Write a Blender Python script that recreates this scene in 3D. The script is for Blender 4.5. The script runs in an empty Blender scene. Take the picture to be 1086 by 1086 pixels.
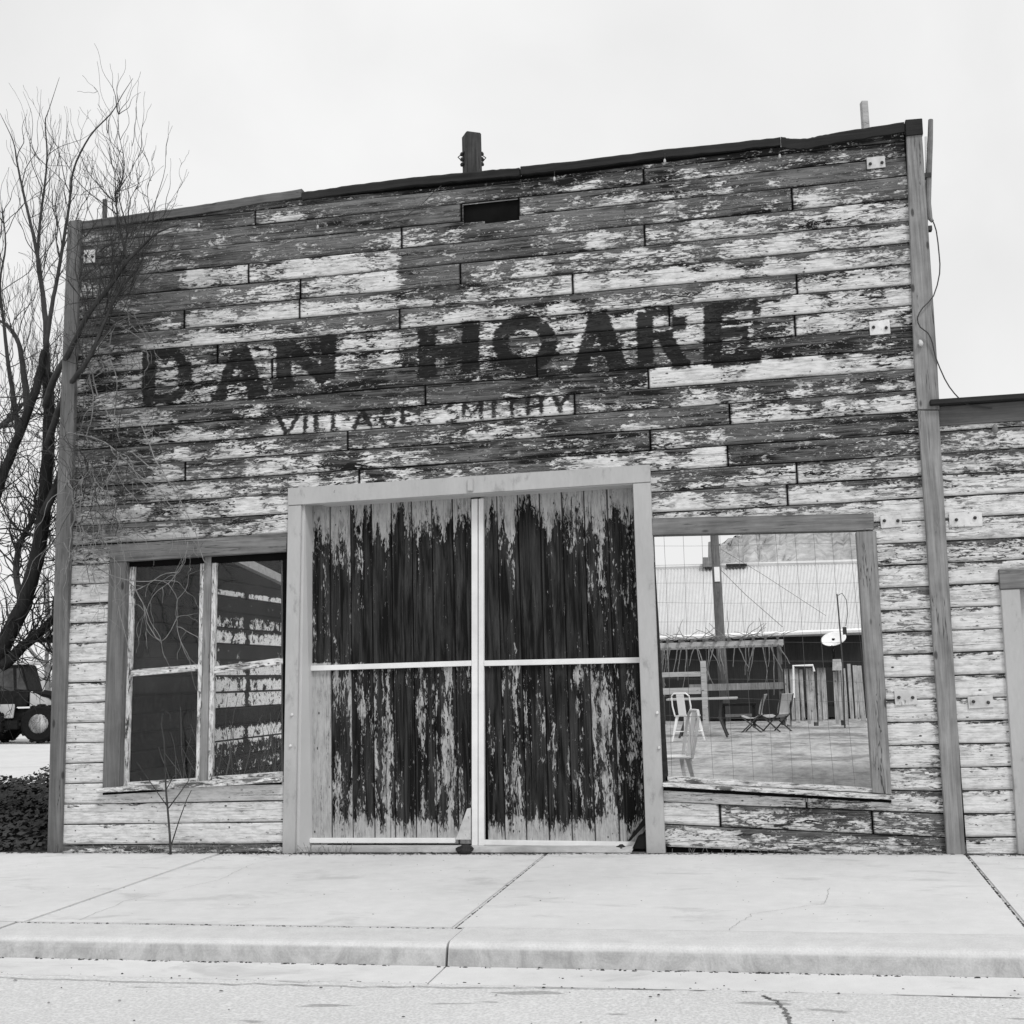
import bpy, bmesh, math, random
import numpy as np
from mathutils import Vector, Matrix
random.seed(7); rng = np.random.default_rng(7)
scene = bpy.context.scene
C = scene.collection

# ------------------------------------------------------------------ camera
FPX, YAW, PIT, ROL = 1314.98, 0.200966, 0.135054, -0.02656
CAM = np.array([5.1524, -8.4034, 1.15])
_cy, _sy = math.cos(YAW), math.sin(YAW)
_f = np.array([-_sy*math.cos(PIT), _cy*math.cos(PIT), math.sin(PIT)])
_r0 = np.array([_cy, _sy, 0.0]); _u0 = np.cross(_r0, _f)
_r = math.cos(ROL)*_r0 + math.sin(ROL)*_u0
_u = -math.sin(ROL)*_r0 + math.cos(ROL)*_u0
cd = bpy.data.cameras.new('camera'); cam = bpy.data.objects.new('camera', cd); C.objects.link(cam)
cam.matrix_world = Matrix(((_r[0], _u[0], -_f[0], CAM[0]), (_r[1], _u[1], -_f[1], CAM[1]), (_r[2], _u[2], -_f[2], CAM[2]), (0, 0, 0, 1)))
cd.sensor_width = 36.0; cd.lens = 36.0*FPX/1086.0; cd.clip_end = 3000; cd.clip_start = 0.05
scene.camera = cam

# ------------------------------------------------------------------ world, sun, exposure
SUN_EL, SUN_AZ = math.radians(52), math.radians(142)     # azimuth clockwise from +Y (north)
world = bpy.data.worlds.new("World"); scene.world = world; world.use_nodes = True
wn = world.node_tree; wn.nodes.clear()
wo = wn.nodes.new('ShaderNodeOutputWorld'); bg = wn.nodes.new('ShaderNodeBackground')
sky = wn.nodes.new('ShaderNodeTexSky'); sky.sky_type = 'NISHITA'; sky.sun_disc = False
sky.sun_elevation = SUN_EL; sky.sun_rotation = SUN_AZ; sky.air_density = 1.0; sky.dust_density = 3.0
bw = wn.nodes.new('ShaderNodeRGBToBW'); wn.links.new(sky.outputs[0], bw.inputs[0])
tcw = wn.nodes.new('ShaderNodeTexCoord')
nzw = wn.nodes.new('ShaderNodeTexNoise'); nzw.inputs['Scale'].default_value = 2.6; nzw.inputs['Detail'].default_value = 6; nzw.inputs['Distortion'].default_value = .4
wn.links.new(tcw.outputs['Generated'], nzw.inputs['Vector'])
mr = wn.nodes.new('ShaderNodeMapRange'); mr.inputs[1].default_value = .3; mr.inputs[2].default_value = .7
mr.inputs[3].default_value = 6.9; mr.inputs[4].default_value = 8.5
wn.links.new(nzw.outputs['Fac'], mr.inputs[0])
mxw = wn.nodes.new('ShaderNodeMix'); mxw.data_type = 'FLOAT'; mxw.inputs[0].default_value = .93   # overcast layer over the clear sky
wn.links.new(bw.outputs[0], mxw.inputs[2]); wn.links.new(mr.outputs[0], mxw.inputs[3])
wn.links.new(mxw.outputs[0], bg.inputs['Color']); bg.inputs['Strength'].default_value = 0.1
wn.links.new(bg.outputs[0], wo.inputs[0])
sl = bpy.data.lights.new('sun', 'SUN'); sl.energy = 1.5; sl.angle = math.radians(14); sl.color = (1, 1, 1)
so = bpy.data.objects.new('sun', sl); C.objects.link(so)
sdir = Vector((math.sin(SUN_AZ)*math.cos(SUN_EL), math.cos(SUN_AZ)*math.cos(SUN_EL), math.sin(SUN_EL)))
so.rotation_euler = sdir.to_track_quat('Z', 'Y').to_euler()
scene.view_settings.view_transform = 'Standard'; scene.view_settings.look = 'None'
scene.view_settings.exposure = 0.27; scene.view_settings.gamma = 1.0; scene.view_settings.use_curve_mapping = False

# ------------------------------------------------------------------ survey helpers (photo measurement -> metres on a real plane)
def ray(x, y):
    return _f + (x-543.0)/FPX*_r - (y-543.0)/FPX*_u
def W(x, y, Y=0.0):                      # point on the vertical plane at depth Y
    d = ray(x, y); t = (Y-CAM[1])/d[1]; return Vector(CAM+d*t)
def G(x, y, Z=0.0):                      # point on the horizontal plane at height Z
    d = ray(x, y); t = (Z-CAM[2])/d[2]; return Vector(CAM+d*t)
def toimg(P):                            # numpy (n,3) -> photo coordinates, used to look up the measured wear map
    d = P-CAM; z = d@_f
    return 543+FPX*(d@_r)/z, 543-FPX*(d@_u)/z

# ------------------------------------------------------------------ node helper
class NT:
    def __init__(s, name):
        s.m = bpy.data.materials.new(name); s.m.use_nodes = True; s.t = s.m.node_tree; s.t.nodes.clear()
        s.out = s.t.nodes.new('ShaderNodeOutputMaterial')
        s.b = s.t.nodes.new('ShaderNodeBsdfPrincipled'); s.t.links.new(s.b.outputs[0], s.out.inputs[0])
    def new(s, k): return s.t.nodes.new(k)
    def put(s, sock, v):
        if isinstance(v, (int, float)): sock.default_value = v
        elif isinstance(v, tuple): sock.default_value = v
        else: s.t.links.new(v, sock)
    def math(s, op, a, b=0.0, c=0.0, clamp=False):
        n = s.new('ShaderNodeMath'); n.operation = op; n.use_clamp = clamp
        s.put(n.inputs[0], a); s.put(n.inputs[1], b); s.put(n.inputs[2], c); return n.outputs[0]
    def add(s, a, b): return s.math('ADD', a, b)
    def mul(s, a, b): return s.math('MULTIPLY', a, b)
    def sub(s, a, b): return s.math('SUBTRACT', a, b)
    def step(s, v, a, b, lo=0.0, hi=1.0, smooth=True):
        n = s.new('ShaderNodeMapRange'); n.interpolation_type = 'SMOOTHSTEP' if smooth else 'LINEAR'
        s.put(n.inputs[0], v); s.put(n.inputs[1], a); s.put(n.inputs[2], b); s.put(n.inputs[3], lo); s.put(n.inputs[4], hi); return n.outputs[0]
    def mix(s, f, a, b):
        n = s.new('ShaderNodeMix'); n.data_type = 'FLOAT'; s.put(n.inputs[0], f); s.put(n.inputs[2], a); s.put(n.inputs[3], b); return n.outputs[0]
    def pos(s): return s.new('ShaderNodeTexCoord').outputs['Object']
    def attr(s, name):
        n = s.new('ShaderNodeAttribute'); n.attribute_name = name; return n.outputs['Fac']
    def scaled(s, v, sc, off=None):
        n = s.new('ShaderNodeVectorMath'); n.operation = 'MULTIPLY'; s.put(n.inputs[0], v); n.inputs[1].default_value = sc
        o = n.outputs[0]
        if off is not None:
            k = s.new('ShaderNodeCombineXYZ'); s.put(k.inputs[0], s.mul(off, 37.3)); s.put(k.inputs[1], s.mul(off, 11.7)); s.put(k.inputs[2], s.mul(off, 53.1))
            a = s.new('ShaderNodeVectorMath'); a.operation = 'ADD'; s.put(a.inputs[0], o); s.put(a.inputs[1], k.outputs[0]); o = a.outputs[0]
        return o
    def noise(s, v, detail=5, rough=.55, dist=0.0, scale=1.0):
        n = s.new('ShaderNodeTexNoise'); s.put(n.inputs['Vector'], v); n.inputs['Scale'].default_value = scale
        n.inputs['Detail'].default_value = detail; n.inputs['Roughness'].default_value = rough; n.inputs['Distortion'].default_value = dist
        return n.outputs['Fac']
    def voro(s, v, scale=1.0):
        n = s.new('ShaderNodeTexVoronoi'); s.put(n.inputs['Vector'], v); n.inputs['Scale'].default_value = scale; return n.outputs['Distance']
    def finish(s, val, rough=.75, bump=None, bd=.003, bs=.6, metal=0.0, spec=.3):
        c = s.new('ShaderNodeCombineColor')
        for i in range(3): s.put(c.inputs[i], val)
        s.t.links.new(c.outputs[0], s.b.inputs['Base Color'])
        s.put(s.b.inputs['Roughness'], rough); s.b.inputs['Metallic'].default_value = metal
        s.b.inputs['Specular IOR Level'].default_value = spec
        if bump is not None:
            n = s.new('ShaderNodeBump'); n.inputs['Strength'].default_value = bs; n.inputs['Distance'].default_value = bd
            s.put(n.inputs['Height'], bump); s.t.links.new(n.outputs[0], s.b.inputs['Normal'])
        return s.m

SLOPE = .31
def mat_peeling(name, vertical=False, paint=.66, paint_lo=.36, wood_lo=.011, wood_hi=.165, letters=False, dirt=1.0, fs=(8.0, 30.0), flecks=True, bands=True):
    n = NT(name); p = n.pos(); rnd = n.attr('rnd'); wear = n.attr('wear'); tone = n.attr('tone'); vv = n.attr('vv')
    fa, fb = fs
    def sc(a, b): return (b, b, a) if vertical else (a, b, b)
    def nz(a, b, d, r=.6, k=0.0): return n.noise(n.scaled(p, sc(a, b), rnd), d, r, k)
    n1 = nz(fa, fb, 9, .64, .7); n2 = nz(fa*3.4, fb*3.0, 6, .62, .5); n0 = nz(fa*.3, fb*.35, 3, .5); n3 = nz(fa*9, fb*8, 3, .6)
    comb = n.add(n.add(n.mul(n1, .46), n.mul(n2, .28)), n.add(n.mul(n0, .16), n.mul(n3, .10)))
    wr = wear
    if bands:                                               # paint goes first along the upper edge of a board
        wr = n.add(wear, n.mul(n.step(n.add(vv, n.mul(n.sub(nz(fa*.5, 2.0, 5, .6), .5), .9)), .78, .98), n.add(.12, n.mul(wear, .75))))
    diff = n.sub(comb, n.add(n.mul(n.sub(wr, .5), SLOPE), .5))
    pm = n.step(diff, -.004, .005)
    if bands:                                               # stray flakes left on bare boards, chips lost from sound ones
        n4 = n.add(n.mul(nz(fa*1.5, fb*1.15, 8, .66, .9), .7), n.mul(n3, .3)); n5 = nz(fa*1.1, fb*1.6, 8, .66, 1.1)
        pm = n.math('MAXIMUM', pm, n.mul(n.step(n4, .553, .562), n.step(wear, 1.15, .70)))
        pm = n.mul(pm, n.sub(1.0, n.mul(n.step(n5, .575, .585), n.step(wear, .16, .30))))
    thin = n.step(diff, .0, .045)
    grain = nz(2.6, 150.0, 5, .6, .3)
    streak = nz(1.6, 22.0, 5, .62, .8)
    wv = n.add(n.add(n.mul(n.sub(grain, .5), 1.7), n.mul(n.sub(streak, .5), 3.2)), n.add(tone, n.mul(n.sub(n0, .5), 1.0)))
    wood = n.step(wv, .0, 1.0, wood_lo, wood_hi, False)
    wash = nz(3.2, 15.0, 6, .66, .9)
    if bands: wood = n.mix(n.mul(n.step(n.add(wash, n.mul(n.sub(tone, .35), .25)), .49, .66), .55), wood, n.step(grain, .35, .65, .10, .24))
    if flecks:
        wood = n.mix(n.mul(n.step(nz(30, 75, 3, .55), .67, .70), n.step(n0, .42, .52)), wood, .42)
    wk = n.math('ABSOLUTE', n.sub(nz(1.8, 60.0, 4, .6, .7), .5)); wood = n.mix(n.mul(n.step(wk, .004, .012, .85, 0.0), n.step(streak, .42, .5)), wood, .008)
    blot = nz(13.0, 40.0, 6, .65)
    pv = n.mix(thin, paint_lo, paint)
    pv = n.mul(pv, n.step(blot, .30, .60, 1.0-.26*dirt, 1.04))
    pv = n.mul(pv, n.step(nz(4.0, 210.0, 3, .5), .3, .6, 1-.14*dirt, 1.03))
    hw = n.step(wear, .12, .45)
    worn = nz(7.0, 30.0, 7, .68, .8)
    pv = n.mul(pv, n.sub(1.0, n.mul(n.mul(n.step(worn, .51, .58), .48*dirt), n.add(.18, n.mul(hw, .82)))))
    # black drying cracks running with the grain, splits and nail stains
    ck = n.math('ABSOLUTE', n.sub(nz(1.3, 40.0, 5, .62, .6), .5))
    ckm = n.mul(n.step(ck, .004, .010, 1.0, 0.0), n.step(nz(2.6, 10.0, 2), .44, .52))
    pv = n.mix(n.mul(ckm, .92), pv, .03)
    ds = n.step(nz(3.4, 85.0, 4, .6, .5), .605, .64); pv = n.mix(n.mul(ds, n.add(.25, n.mul(hw, .65))), pv, .03)
    sp = n.voro(n.scaled(p, sc(11.0, 19.0), rnd))
    pv = n.mix(n.mul(n.step(sp, .09, .13, 1.0, 0.0), n.step(n1, .47, .52)), pv, .05)
    gr = n.mul(n.attr('grime'), n.step(nz(2.4, 6.0, 5, .65), .32, .56)); pv = n.mul(pv, n.sub(1.0, n.mul(gr, .45)))
    val = n.mix(pm, wood, pv)
    h = n.add(n.mul(pm, .8), n.mul(grain, .6))
    if letters:
        e = n.add(n.attr('letter'), n.add(n.mul(n.sub(n2, .5), 8.0), n.mul(n.sub(n1, .5), 7.0)))
        lm = n.step(e, 1.2, -.8)
        keep = n.step(n.add(n.add(n.mul(n1, .4), n.mul(n2, .35)), n.mul(n0, .25)), .424, .438)
        val = n.mix(n.mul(n.mul(lm, keep), .97), val, n.step(grain, .3, .7, .009, .022))
    if bands:                                               # lengthwise splits that wander along some boards
        sp_ = n.math('ABSOLUTE', n.sub(vv, n.add(n.add(.26, n.mul(n.math('FRACT', n.mul(rnd, 7.3)), .5)), n.mul(n.sub(nz(1.2, 1.2, 5, .6), .5), .55))))
        spm = n.mul(n.step(sp_, .006, .022, 1.0, 0.0), n.step(nz(.7, .9, 2), .47, .52)); val = n.mix(n.mul(spm, n.add(.35, n.mul(n.step(wear, .15, .4), .6))), val, .012)
    gap = n.attr('gap')
    val = n.mix(gap, val, .01)
    return n.finish(val, .85, h, .0045, .9, spec=.10)

def mat_timber(name, lo, hi, axis=2, knots=True, cracks=.8):
    n = NT(name); p = n.pos()
    oi = n.new('ShaderNodeObjectInfo').outputs['Random']
    def sc(a, b):
        v = [b, b, b]; v[axis] = a; return tuple(v)
    g = n.noise(n.scaled(p, sc(2.0, 70.0), oi), 6, .6, .8)
    s = n.noise(n.scaled(p, sc(1.0, 14.0), oi), 4, .6, 1.5)
    b = n.noise(n.scaled(p, sc(7.0, 9.0), oi), 5, .6)
    v = n.add(n.mul(n.sub(g, .5), 1.0), n.add(n.mul(n.sub(s, .5), 1.3), n.add(n.mul(n.sub(b, .5), .7), .5)))
    val = n.step(v, .0, 1.0, lo, hi, False)
    ck = n.math('ABSOLUTE', n.sub(n.noise(n.scaled(p, sc(.8, 22.0), oi), 4, .6, .6), .5))
    cm = n.mul(n.step(ck, .004, .012, cracks, 0.0), n.step(n.noise(n.scaled(p, sc(2.0, 5.0), oi), 2), .5, .58))
    val = n.mix(cm, val, .02)
    if knots:
        k = n.voro(n.scaled(p, sc(3.2, 9.0), oi)); val = n.mix(n.step(k, .07, .13, .8, 0.0), val, .03)
    return n.finish(val, .85, g, .003, .7, spec=.2)

def mat_noise(name, lo, hi, sc=20.0, detail=6, rough=.8, bump=0.0, bd=.004, metal=0.0, spec=.3, stretch=(1, 1, 1)):
    n = NT(name); p = n.scaled(n.pos(), tuple(sc*k for k in stretch))
    v = n.noise(p, detail, .62); v2 = n.noise(n.scaled(p, (.13, .13, .13)), 3, .5)
    val = n.step(n.add(n.mul(v, .6), n.mul(v2, .4)), .3, .7, lo, hi, False)
    return n.finish(val, rough, v if bump else None, bd, bump, metal, spec)

# ------------------------------------------------------------------ mesh helpers
def link(name, me, mat, parent=None):
    o = bpy.data.objects.new(name, me); C.objects.link(o)
    for m in (mat if isinstance(mat, (list, tuple)) else [mat]): me.materials.append(m)
    if parent is not None:
        o.parent = parent; o.location = tuple(-c for c in root_loc.get(parent.name, (0, 0, 0)))
    return o
root_loc = {}
def thing(name, label, cat, loc=(0, 0, 0), rz=0.0, group=None):
    """An Empty at the thing's base; its parts are modelled in the local frame unless the Empty stays at the origin."""
    o = bpy.data.objects.new(name, None); C.objects.link(o); o.location = loc; o.rotation_euler = (0, 0, rz)
    o.empty_display_size = .2; o['label'] = label; o['category'] = cat
    if group: o['group'] = group
    return o
def tag(o, label, cat, group=None, kind=None):
    o['label'] = label; o['category'] = cat
    if group: o['group'] = group
    if kind: o['kind'] = kind
    return o
def struct(o, label=None, cat=None):
    o['kind'] = 'structure'
    if label: o['label'] = label; o['category'] = cat
    return o

class MB:
    def __init__(s): s.v = []; s.f = []; s.mi = []
    def poly(s, pts, mi=0):
        b = len(s.v); s.v += [tuple(p) for p in pts]; s.f.append(tuple(range(b, b+len(pts)))); s.mi.append(mi); return s
    def hexa(s, a, b, mi=0):
        """a, b: matching rings of points (front, back); closed prism"""
        n = len(a); k = len(s.v); s.v += [tuple(p) for p in a]+[tuple(p) for p in b]
        s.f.append(tuple(k+i for i in range(n))); s.f.append(tuple(k+n+i for i in reversed(range(n))))
        for i in range(n):
            j = (i+1) % n; s.f.append((k+i, k+n+i, k+n+j, k+j))
        s.mi += [mi]*(n+2); return s
    def box(s, c, d, rz=0.0, mi=0, tilt=None):
        cx, cy, cz = c; dx, dy, dz = d[0]/2, d[1]/2, d[2]/2
        m = Matrix.Rotation(rz, 4, 'Z')
        if tilt is not None: m = m @ tilt
        P = [m @ Vector(q) + Vector(c) for q in ((-dx, -dy, -dz), (dx, -dy, -dz), (dx, -dy, dz), (-dx, -dy, dz), (-dx, dy, -dz), (dx, dy, -dz), (dx, dy, dz), (-dx, dy, dz))]
        return s.hexa(P[:4], P[4:], mi)
    def slab(s, img, y0, y1, mi=0, at=None):
        """outline measured on the plane at depth y0 (or 'at'), extruded straight back to y1"""
        a = [W(x, y, y0 if at is None else at) for x, y in img]
        return s.hexa([(p.x, y0, p.z) for p in a], [(p.x, y1, p.z) for p in a], mi)
    def tube(s, pts, rad, n=5, mi=0, cap=True):
        pts = [Vector(p) for p in pts]
        if isinstance(rad, (int, float)): rad = [rad]*len(pts)
        k = len(s.v); prev = None
        for i, p in enumerate(pts):
            t = (pts[min(i+1, len(pts)-1)]-pts[max(i-1, 0)])
            if t.length < 1e-9: t = Vector((0, 0, 1))
            t.normalize()
            if prev is None:
                a = t.orthogonal().normalized()
            else:
                a = prev - t*prev.dot(t)
                a = a.normalized() if a.length > 1e-6 else t.orthogonal().normalized()
            prev = a; b = t.cross(a)
            for j in range(n):
                an = 2*math.pi*j/n; s.v.append(tuple(p+(a*math.cos(an)+b*math.sin(an))*rad[i]))
        for i in range(len(pts)-1):
            for j in range(n):
                q = (j+1) % n; s.f.append((k+i*n+j, k+i*n+q, k+(i+1)*n+q, k+(i+1)*n+j)); s.mi.append(mi)
        if cap:
            s.f.append(tuple(k+j for j in reversed(range(n)))); s.f.append(tuple(k+(len(pts)-1)*n+j for j in range(n))); s.mi += [mi, mi]
        return s
    def lathe(s, prof, c, axis='Y', n=24, mi=0):
        k = len(s.v)
        for r, h in prof:
            for j in range(n):
                a = 2*math.pi*j/n; u, v = r*math.cos(a), r*math.sin(a)
                q = {'Y': (u, h, v), 'Z': (u, v, h), 'X': (h, u, v)}[axis]
                s.v.append((c[0]+q[0], c[1]+q[1], c[2]+q[2]))
        for i in range(len(prof)-1):
            for j in range(n):
                q = (j+1) % n; s.f.append((k+i*n+j, k+i*n+q, k+(i+1)*n+q, k+(i+1)*n+j)); s.mi.append(mi)
        s.f.append(tuple(k+j for j in reversed(range(n)))); s.f.append(tuple(k+(len(prof)-1)*n+j for j in range(n))); s.mi += [mi, mi]
        return s
    def build(s, name, mat, parent=None, bevel=0.0, smooth=False):
        me = bpy.data.meshes.new(name); me.from_pydata(s.v, [], s.f)
        bm = bmesh.new(); bm.from_mesh(me); 
        for f, m in zip(bm.faces, s.mi): f.material_index = m
        bmesh.ops.recalc_face_normals(bm, faces=bm.faces)
        if bevel > 0:
            bmesh.ops.bevel(bm, geom=[e for e in bm.edges], offset=bevel, segments=2, affect='EDGES', clamp_overlap=True)
        bm.to_mesh(me); bm.free()
        if smooth: me.polygons.foreach_set('use_smooth', [True]*len(me.polygons))
        o = link(name, me, mat, parent)
        return o

# ------------------------------------------------------------------ materials
M = {}
M['siding'] = mat_peeling('peeling_white_siding', letters=True)
M['siding_plain'] = mat_peeling('worn_white_siding')
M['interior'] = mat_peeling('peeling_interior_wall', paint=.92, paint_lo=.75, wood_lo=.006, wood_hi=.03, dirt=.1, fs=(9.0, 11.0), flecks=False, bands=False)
M['door'] = mat_peeling('blistered_door_boards', vertical=True, paint=.40, paint_lo=.25, wood_lo=.006, wood_hi=.050, dirt=.9, fs=(8.5, 40.0), flecks=False, bands=False)
M['post'] = mat_timber('grey_post_timber', .09, .35)
M['post_dark'] = mat_timber('dark_post_timber', .07, .20)
M['beam'] = mat_timber('grey_beam_timber', .05, .26, axis=0)
M['dark_wood'] = mat_timber('blackened_wood', .008, .035, axis=0)
def mat_trim():
    n = NT('grey_painted_trim'); p = n.pos()
    a = n.noise(n.scaled(p, (2.5, 2.5, 1.2)), 5, .6); f = n.noise(n.scaled(p, (60, 60, 14)), 4, .6); c = n.noise(n.scaled(p, (9, 9, 5)), 7, .7)
    val = n.step(n.add(n.mul(a, .7), n.mul(f, .3)), .32, .68, .35, .45, False)
    val = n.mul(val, n.step(c, .56, .70, 1.0, .72))
    chip = n.noise(n.scaled(p, (24, 24, 9)), 6, .7); val = n.mix(n.step(chip, .70, .715), val, .10)
    z = n.new('ShaderNodeSeparateXYZ'); n.put(z.inputs[0], p); val = n.mul(val, n.step(n.add(z.outputs[2], n.mul(c, .3)), .12, .32, .78, 1.0))
    return n.finish(val, .6, f, .0015, .35)
M['trim_grey'] = mat_trim()
M['trim_lt'] = mat_noise('light_grey_painted_trim', .45, .53, 3.0, 5, .55)
M['trim_white'] = mat_noise('white_painted_rail', .60, .84, 6.0, 8, .5, .1)
M['sash'] = mat_peeling('chipped_sash_paint', vertical=True, paint=.70, paint_lo=.4, wood_lo=.03, wood_hi=.2, bands=False)
M['sash_h'] = mat_peeling('chipped_sill_paint', paint=.70, paint_lo=.4, wood_lo=.03, wood_hi=.2, bands=False)
M['canvas_'] = mat_noise('dusty_bulb', .35, .5, 20)
def mat_plate():
    n = NT('pale_metal_plate'); p = n.pos(); oi = n.new('ShaderNodeObjectInfo').outputs['Random']
    a = n.noise(n.scaled(p, (14, 14, 14), oi), 6, .65); r = n.noise(n.scaled(p, (34, 34, 11), oi), 6, .7)
    val = n.mul(n.step(a, .3, .7, .48, .76, False), n.add(.78, n.mul(oi, .26)))
    val = n.mix(n.step(r, .60, .68), val, .14)
    return n.finish(val, .6, a, .001, .3)
M['plate'] = mat_plate()
M['bolt'] = mat_noise('rusted_bolt', .02, .06, 40)
M['wire'] = mat_noise('rusted_wire', .07, .14, 30)
M['cable'] = mat_noise('black_cable', .03, .05, 30, rough=.5)
M['conduit'] = mat_noise('weathered_conduit', .10, .22, 20, rough=.6)
M['backing'] = mat_noise('black_sheathing', .004, .012, 5, spec=.0)
M['frame_back'] = mat_timber('framing_lumber', .06, .16)

def mat_concrete():
    n = NT('pale_concrete'); p = n.pos()
    a = n.noise(n.scaled(p, (.9, .9, .9)), 4, .55); b = n.noise(n.scaled(p, (9, 9, 9)), 6, .65); c = n.noise(n.scaled(p, (160, 160, 160)), 3, .6)
    v = n.add(n.mul(a, .4), n.add(n.mul(b, .3), n.mul(c, .3)))
    val = n.step(v, .33, .66, .50, .68, False)
    st = n.noise(n.scaled(p, (1.6, 3.5, 3.5)), 6, .7, .5)
    val = n.mul(val, n.step(st, .53, .70, 1.0, .80))
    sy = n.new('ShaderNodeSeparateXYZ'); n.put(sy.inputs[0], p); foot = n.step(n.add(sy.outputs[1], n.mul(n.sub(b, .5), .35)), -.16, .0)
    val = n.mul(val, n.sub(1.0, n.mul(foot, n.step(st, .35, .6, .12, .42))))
    pits = n.voro(n.scaled(p, (26, 26, 26))); val = n.mix(n.mul(n.step(pits, .05, .09, .5, 0.0), n.step(b, .52, .56)), val, .2)
    return n.finish(val, .88, n.add(c, n.mul(b, .6)), .002, .35, spec=.2)
M['concrete'] = mat_concrete()
def mat_kerb():
    n = NT('stained_kerb_concrete'); p = n.pos()
    b = n.noise(n.scaled(p, (7, 7, 7)), 6, .65); c = n.noise(n.scaled(p, (120, 120, 120)), 3, .6)
    val = n.step(n.add(n.mul(b, .5), n.mul(c, .5)), .34, .66, .47, .62, False)
    st = n.noise(n.scaled(p, (7, 1, 5.0)), 8, .75, 1.2)
    z = n.new('ShaderNodeSeparateXYZ'); n.put(z.inputs[0], p)
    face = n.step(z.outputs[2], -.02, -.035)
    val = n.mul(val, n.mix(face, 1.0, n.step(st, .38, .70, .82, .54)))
    return n.finish(val, .9, n.add(c, b), .003, .5, spec=.2)
M['kerb'] = mat_kerb()
def mat_road():
    n = NT('bleached_asphalt'); p = n.pos()
    c = n.voro(n.scaled(p, (75, 75, 75))); d = n.noise(n.scaled(p, (210, 210, 210)), 3, .7); a = n.noise(n.scaled(p, (.8, .8, .8)), 5, .6)
    v = n.add(n.mul(c, .55), n.add(n.mul(d, .6), n.mul(a, .35)))
    val = n.step(v, .36, .98, .44, .70, False)
    oil = n.noise(n.scaled(p, (2.6, 10, 5)), 2, .4); val = n.mul(val, n.step(oil, .68, .73, 1.0, .6))
    return n.finish(val, .92, n.add(c, d), .006, .7, spec=.15)
M['road'] = mat_road()
def mat_ground():
    n = NT('pale_dirt_ground'); p = n.pos()
    a = n.noise(n.scaled(p, (.35, .8, .5)), 6, .65, .6); b = n.noise(n.scaled(p, (9, 2.6, 9)), 7, .75); c = n.noise(n.scaled(p, (1.6, .7, 2)), 6, .7)
    s = n.new('ShaderNodeSeparateXYZ'); n.put(s.inputs[0], p)
    side = n.step(s.outputs[0], -.5, .5)                    # packed pale lot to the left, scuffed yard behind the shop
    yard = n.mul(n.step(n.add(n.mul(b, .5), n.mul(c, .5)), .38, .60, .30, .66, False), n.step(n.noise(n.scaled(p, (.5, .5, 1)), 6, .72, .6), .50, .60, 1.0, .55))
    lot = n.step(n.add(n.mul(a, .6), n.mul(b, .4)), .36, .64, .50, .64, False)
    val = n.mix(side, lot, n.mul(yard, .74))
    return n.finish(val, .95, b, .02, .6, spec=.1)
M['ground'] = mat_ground()
M['roof_metal'] = mat_noise('galvanised_roofing', .50, .62, 3, 5, .45, spec=.4, stretch=(3, 1, .3))
M['white_metal'] = mat_noise('white_enamel', .80, .9, 20, 3, .4)
M['black'] = mat_noise('blackened_boards', .010, .03, 6, stretch=(6, 1, .4))
M['rubber'] = mat_noise('tyre_rubber', .008, .02, 30, 4, .9, spec=.05)
M['loader_paint'] = mat_noise('faded_loader_paint', .40, .56, 6, 5, .6, spec=.1)
M['loader_dark'] = mat_noise('dark_loader_steel', .006, .022, 12, 4, .7, spec=.08)
M['rock'] = mat_noise('bluff_rock', .14, .60, .9, 12, .95, .9, .3, stretch=(1, 1, 1.8))
M['bark'] = mat_timber('dark_bark', .008, .04, knots=False)
M['bark_twig'] = mat_noise('twig_bark', .02, .07, 12, 4, .9)
M['vine'] = mat_noise('dry_vine_bark', .08, .30, 14, 5, .9)
M['leaf'] = mat_noise('low_ground_leaf', .012, .065, 4, 4, .8)
M['pale_wood'] = mat_timber('pale_grey_lumber', .30, .52, axis=0)
M['fence_wood'] = mat_timber('old_fence_board', .10, .62)
M['canvas'] = mat_noise('faded_canvas', .30, .42, 10)
M['hill'] = mat_noise('far_hillside', .26, .40, .05, 7, .95)
def mat_glass():
    n = NT('old_window_glass'); n.t.nodes.remove(n.b)
    tr = n.new('ShaderNodeBsdfTransparent'); tr.inputs[0].default_value = (.96, .96, .96, 1)
    gl = n.new('ShaderNodeBsdfGlossy'); gl.inputs['Roughness'].default_value = .02
    fr = n.new('ShaderNodeFresnel'); fr.inputs[0].default_value = 1.5
    df = n.new('ShaderNodeBsdfDiffuse'); df.inputs[0].default_value = (.35, .35, .35, 1)
    m1 = n.new('ShaderNodeMixShader'); n.put(m1.inputs[0], n.mul(fr.outputs[0], .5)); n.t.links.new(tr.outputs[0], m1.inputs[1]); n.t.links.new(gl.outputs[0], m1.inputs[2])
    dust = n.step(n.noise(n.scaled(n.pos(), (3, 3, 2)), 6, .7), .45, .75, .0, .035)
    m2 = n.new('ShaderNodeMixShader'); n.put(m2.inputs[0], dust); n.t.links.new(m1.outputs[0], m2.inputs[1]); n.t.links.new(df.outputs[0], m2.inputs[2])
    n.t.links.new(m2.outputs[0], n.out.inputs[0]); return n.m
M['glass'] = mat_glass()

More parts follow.
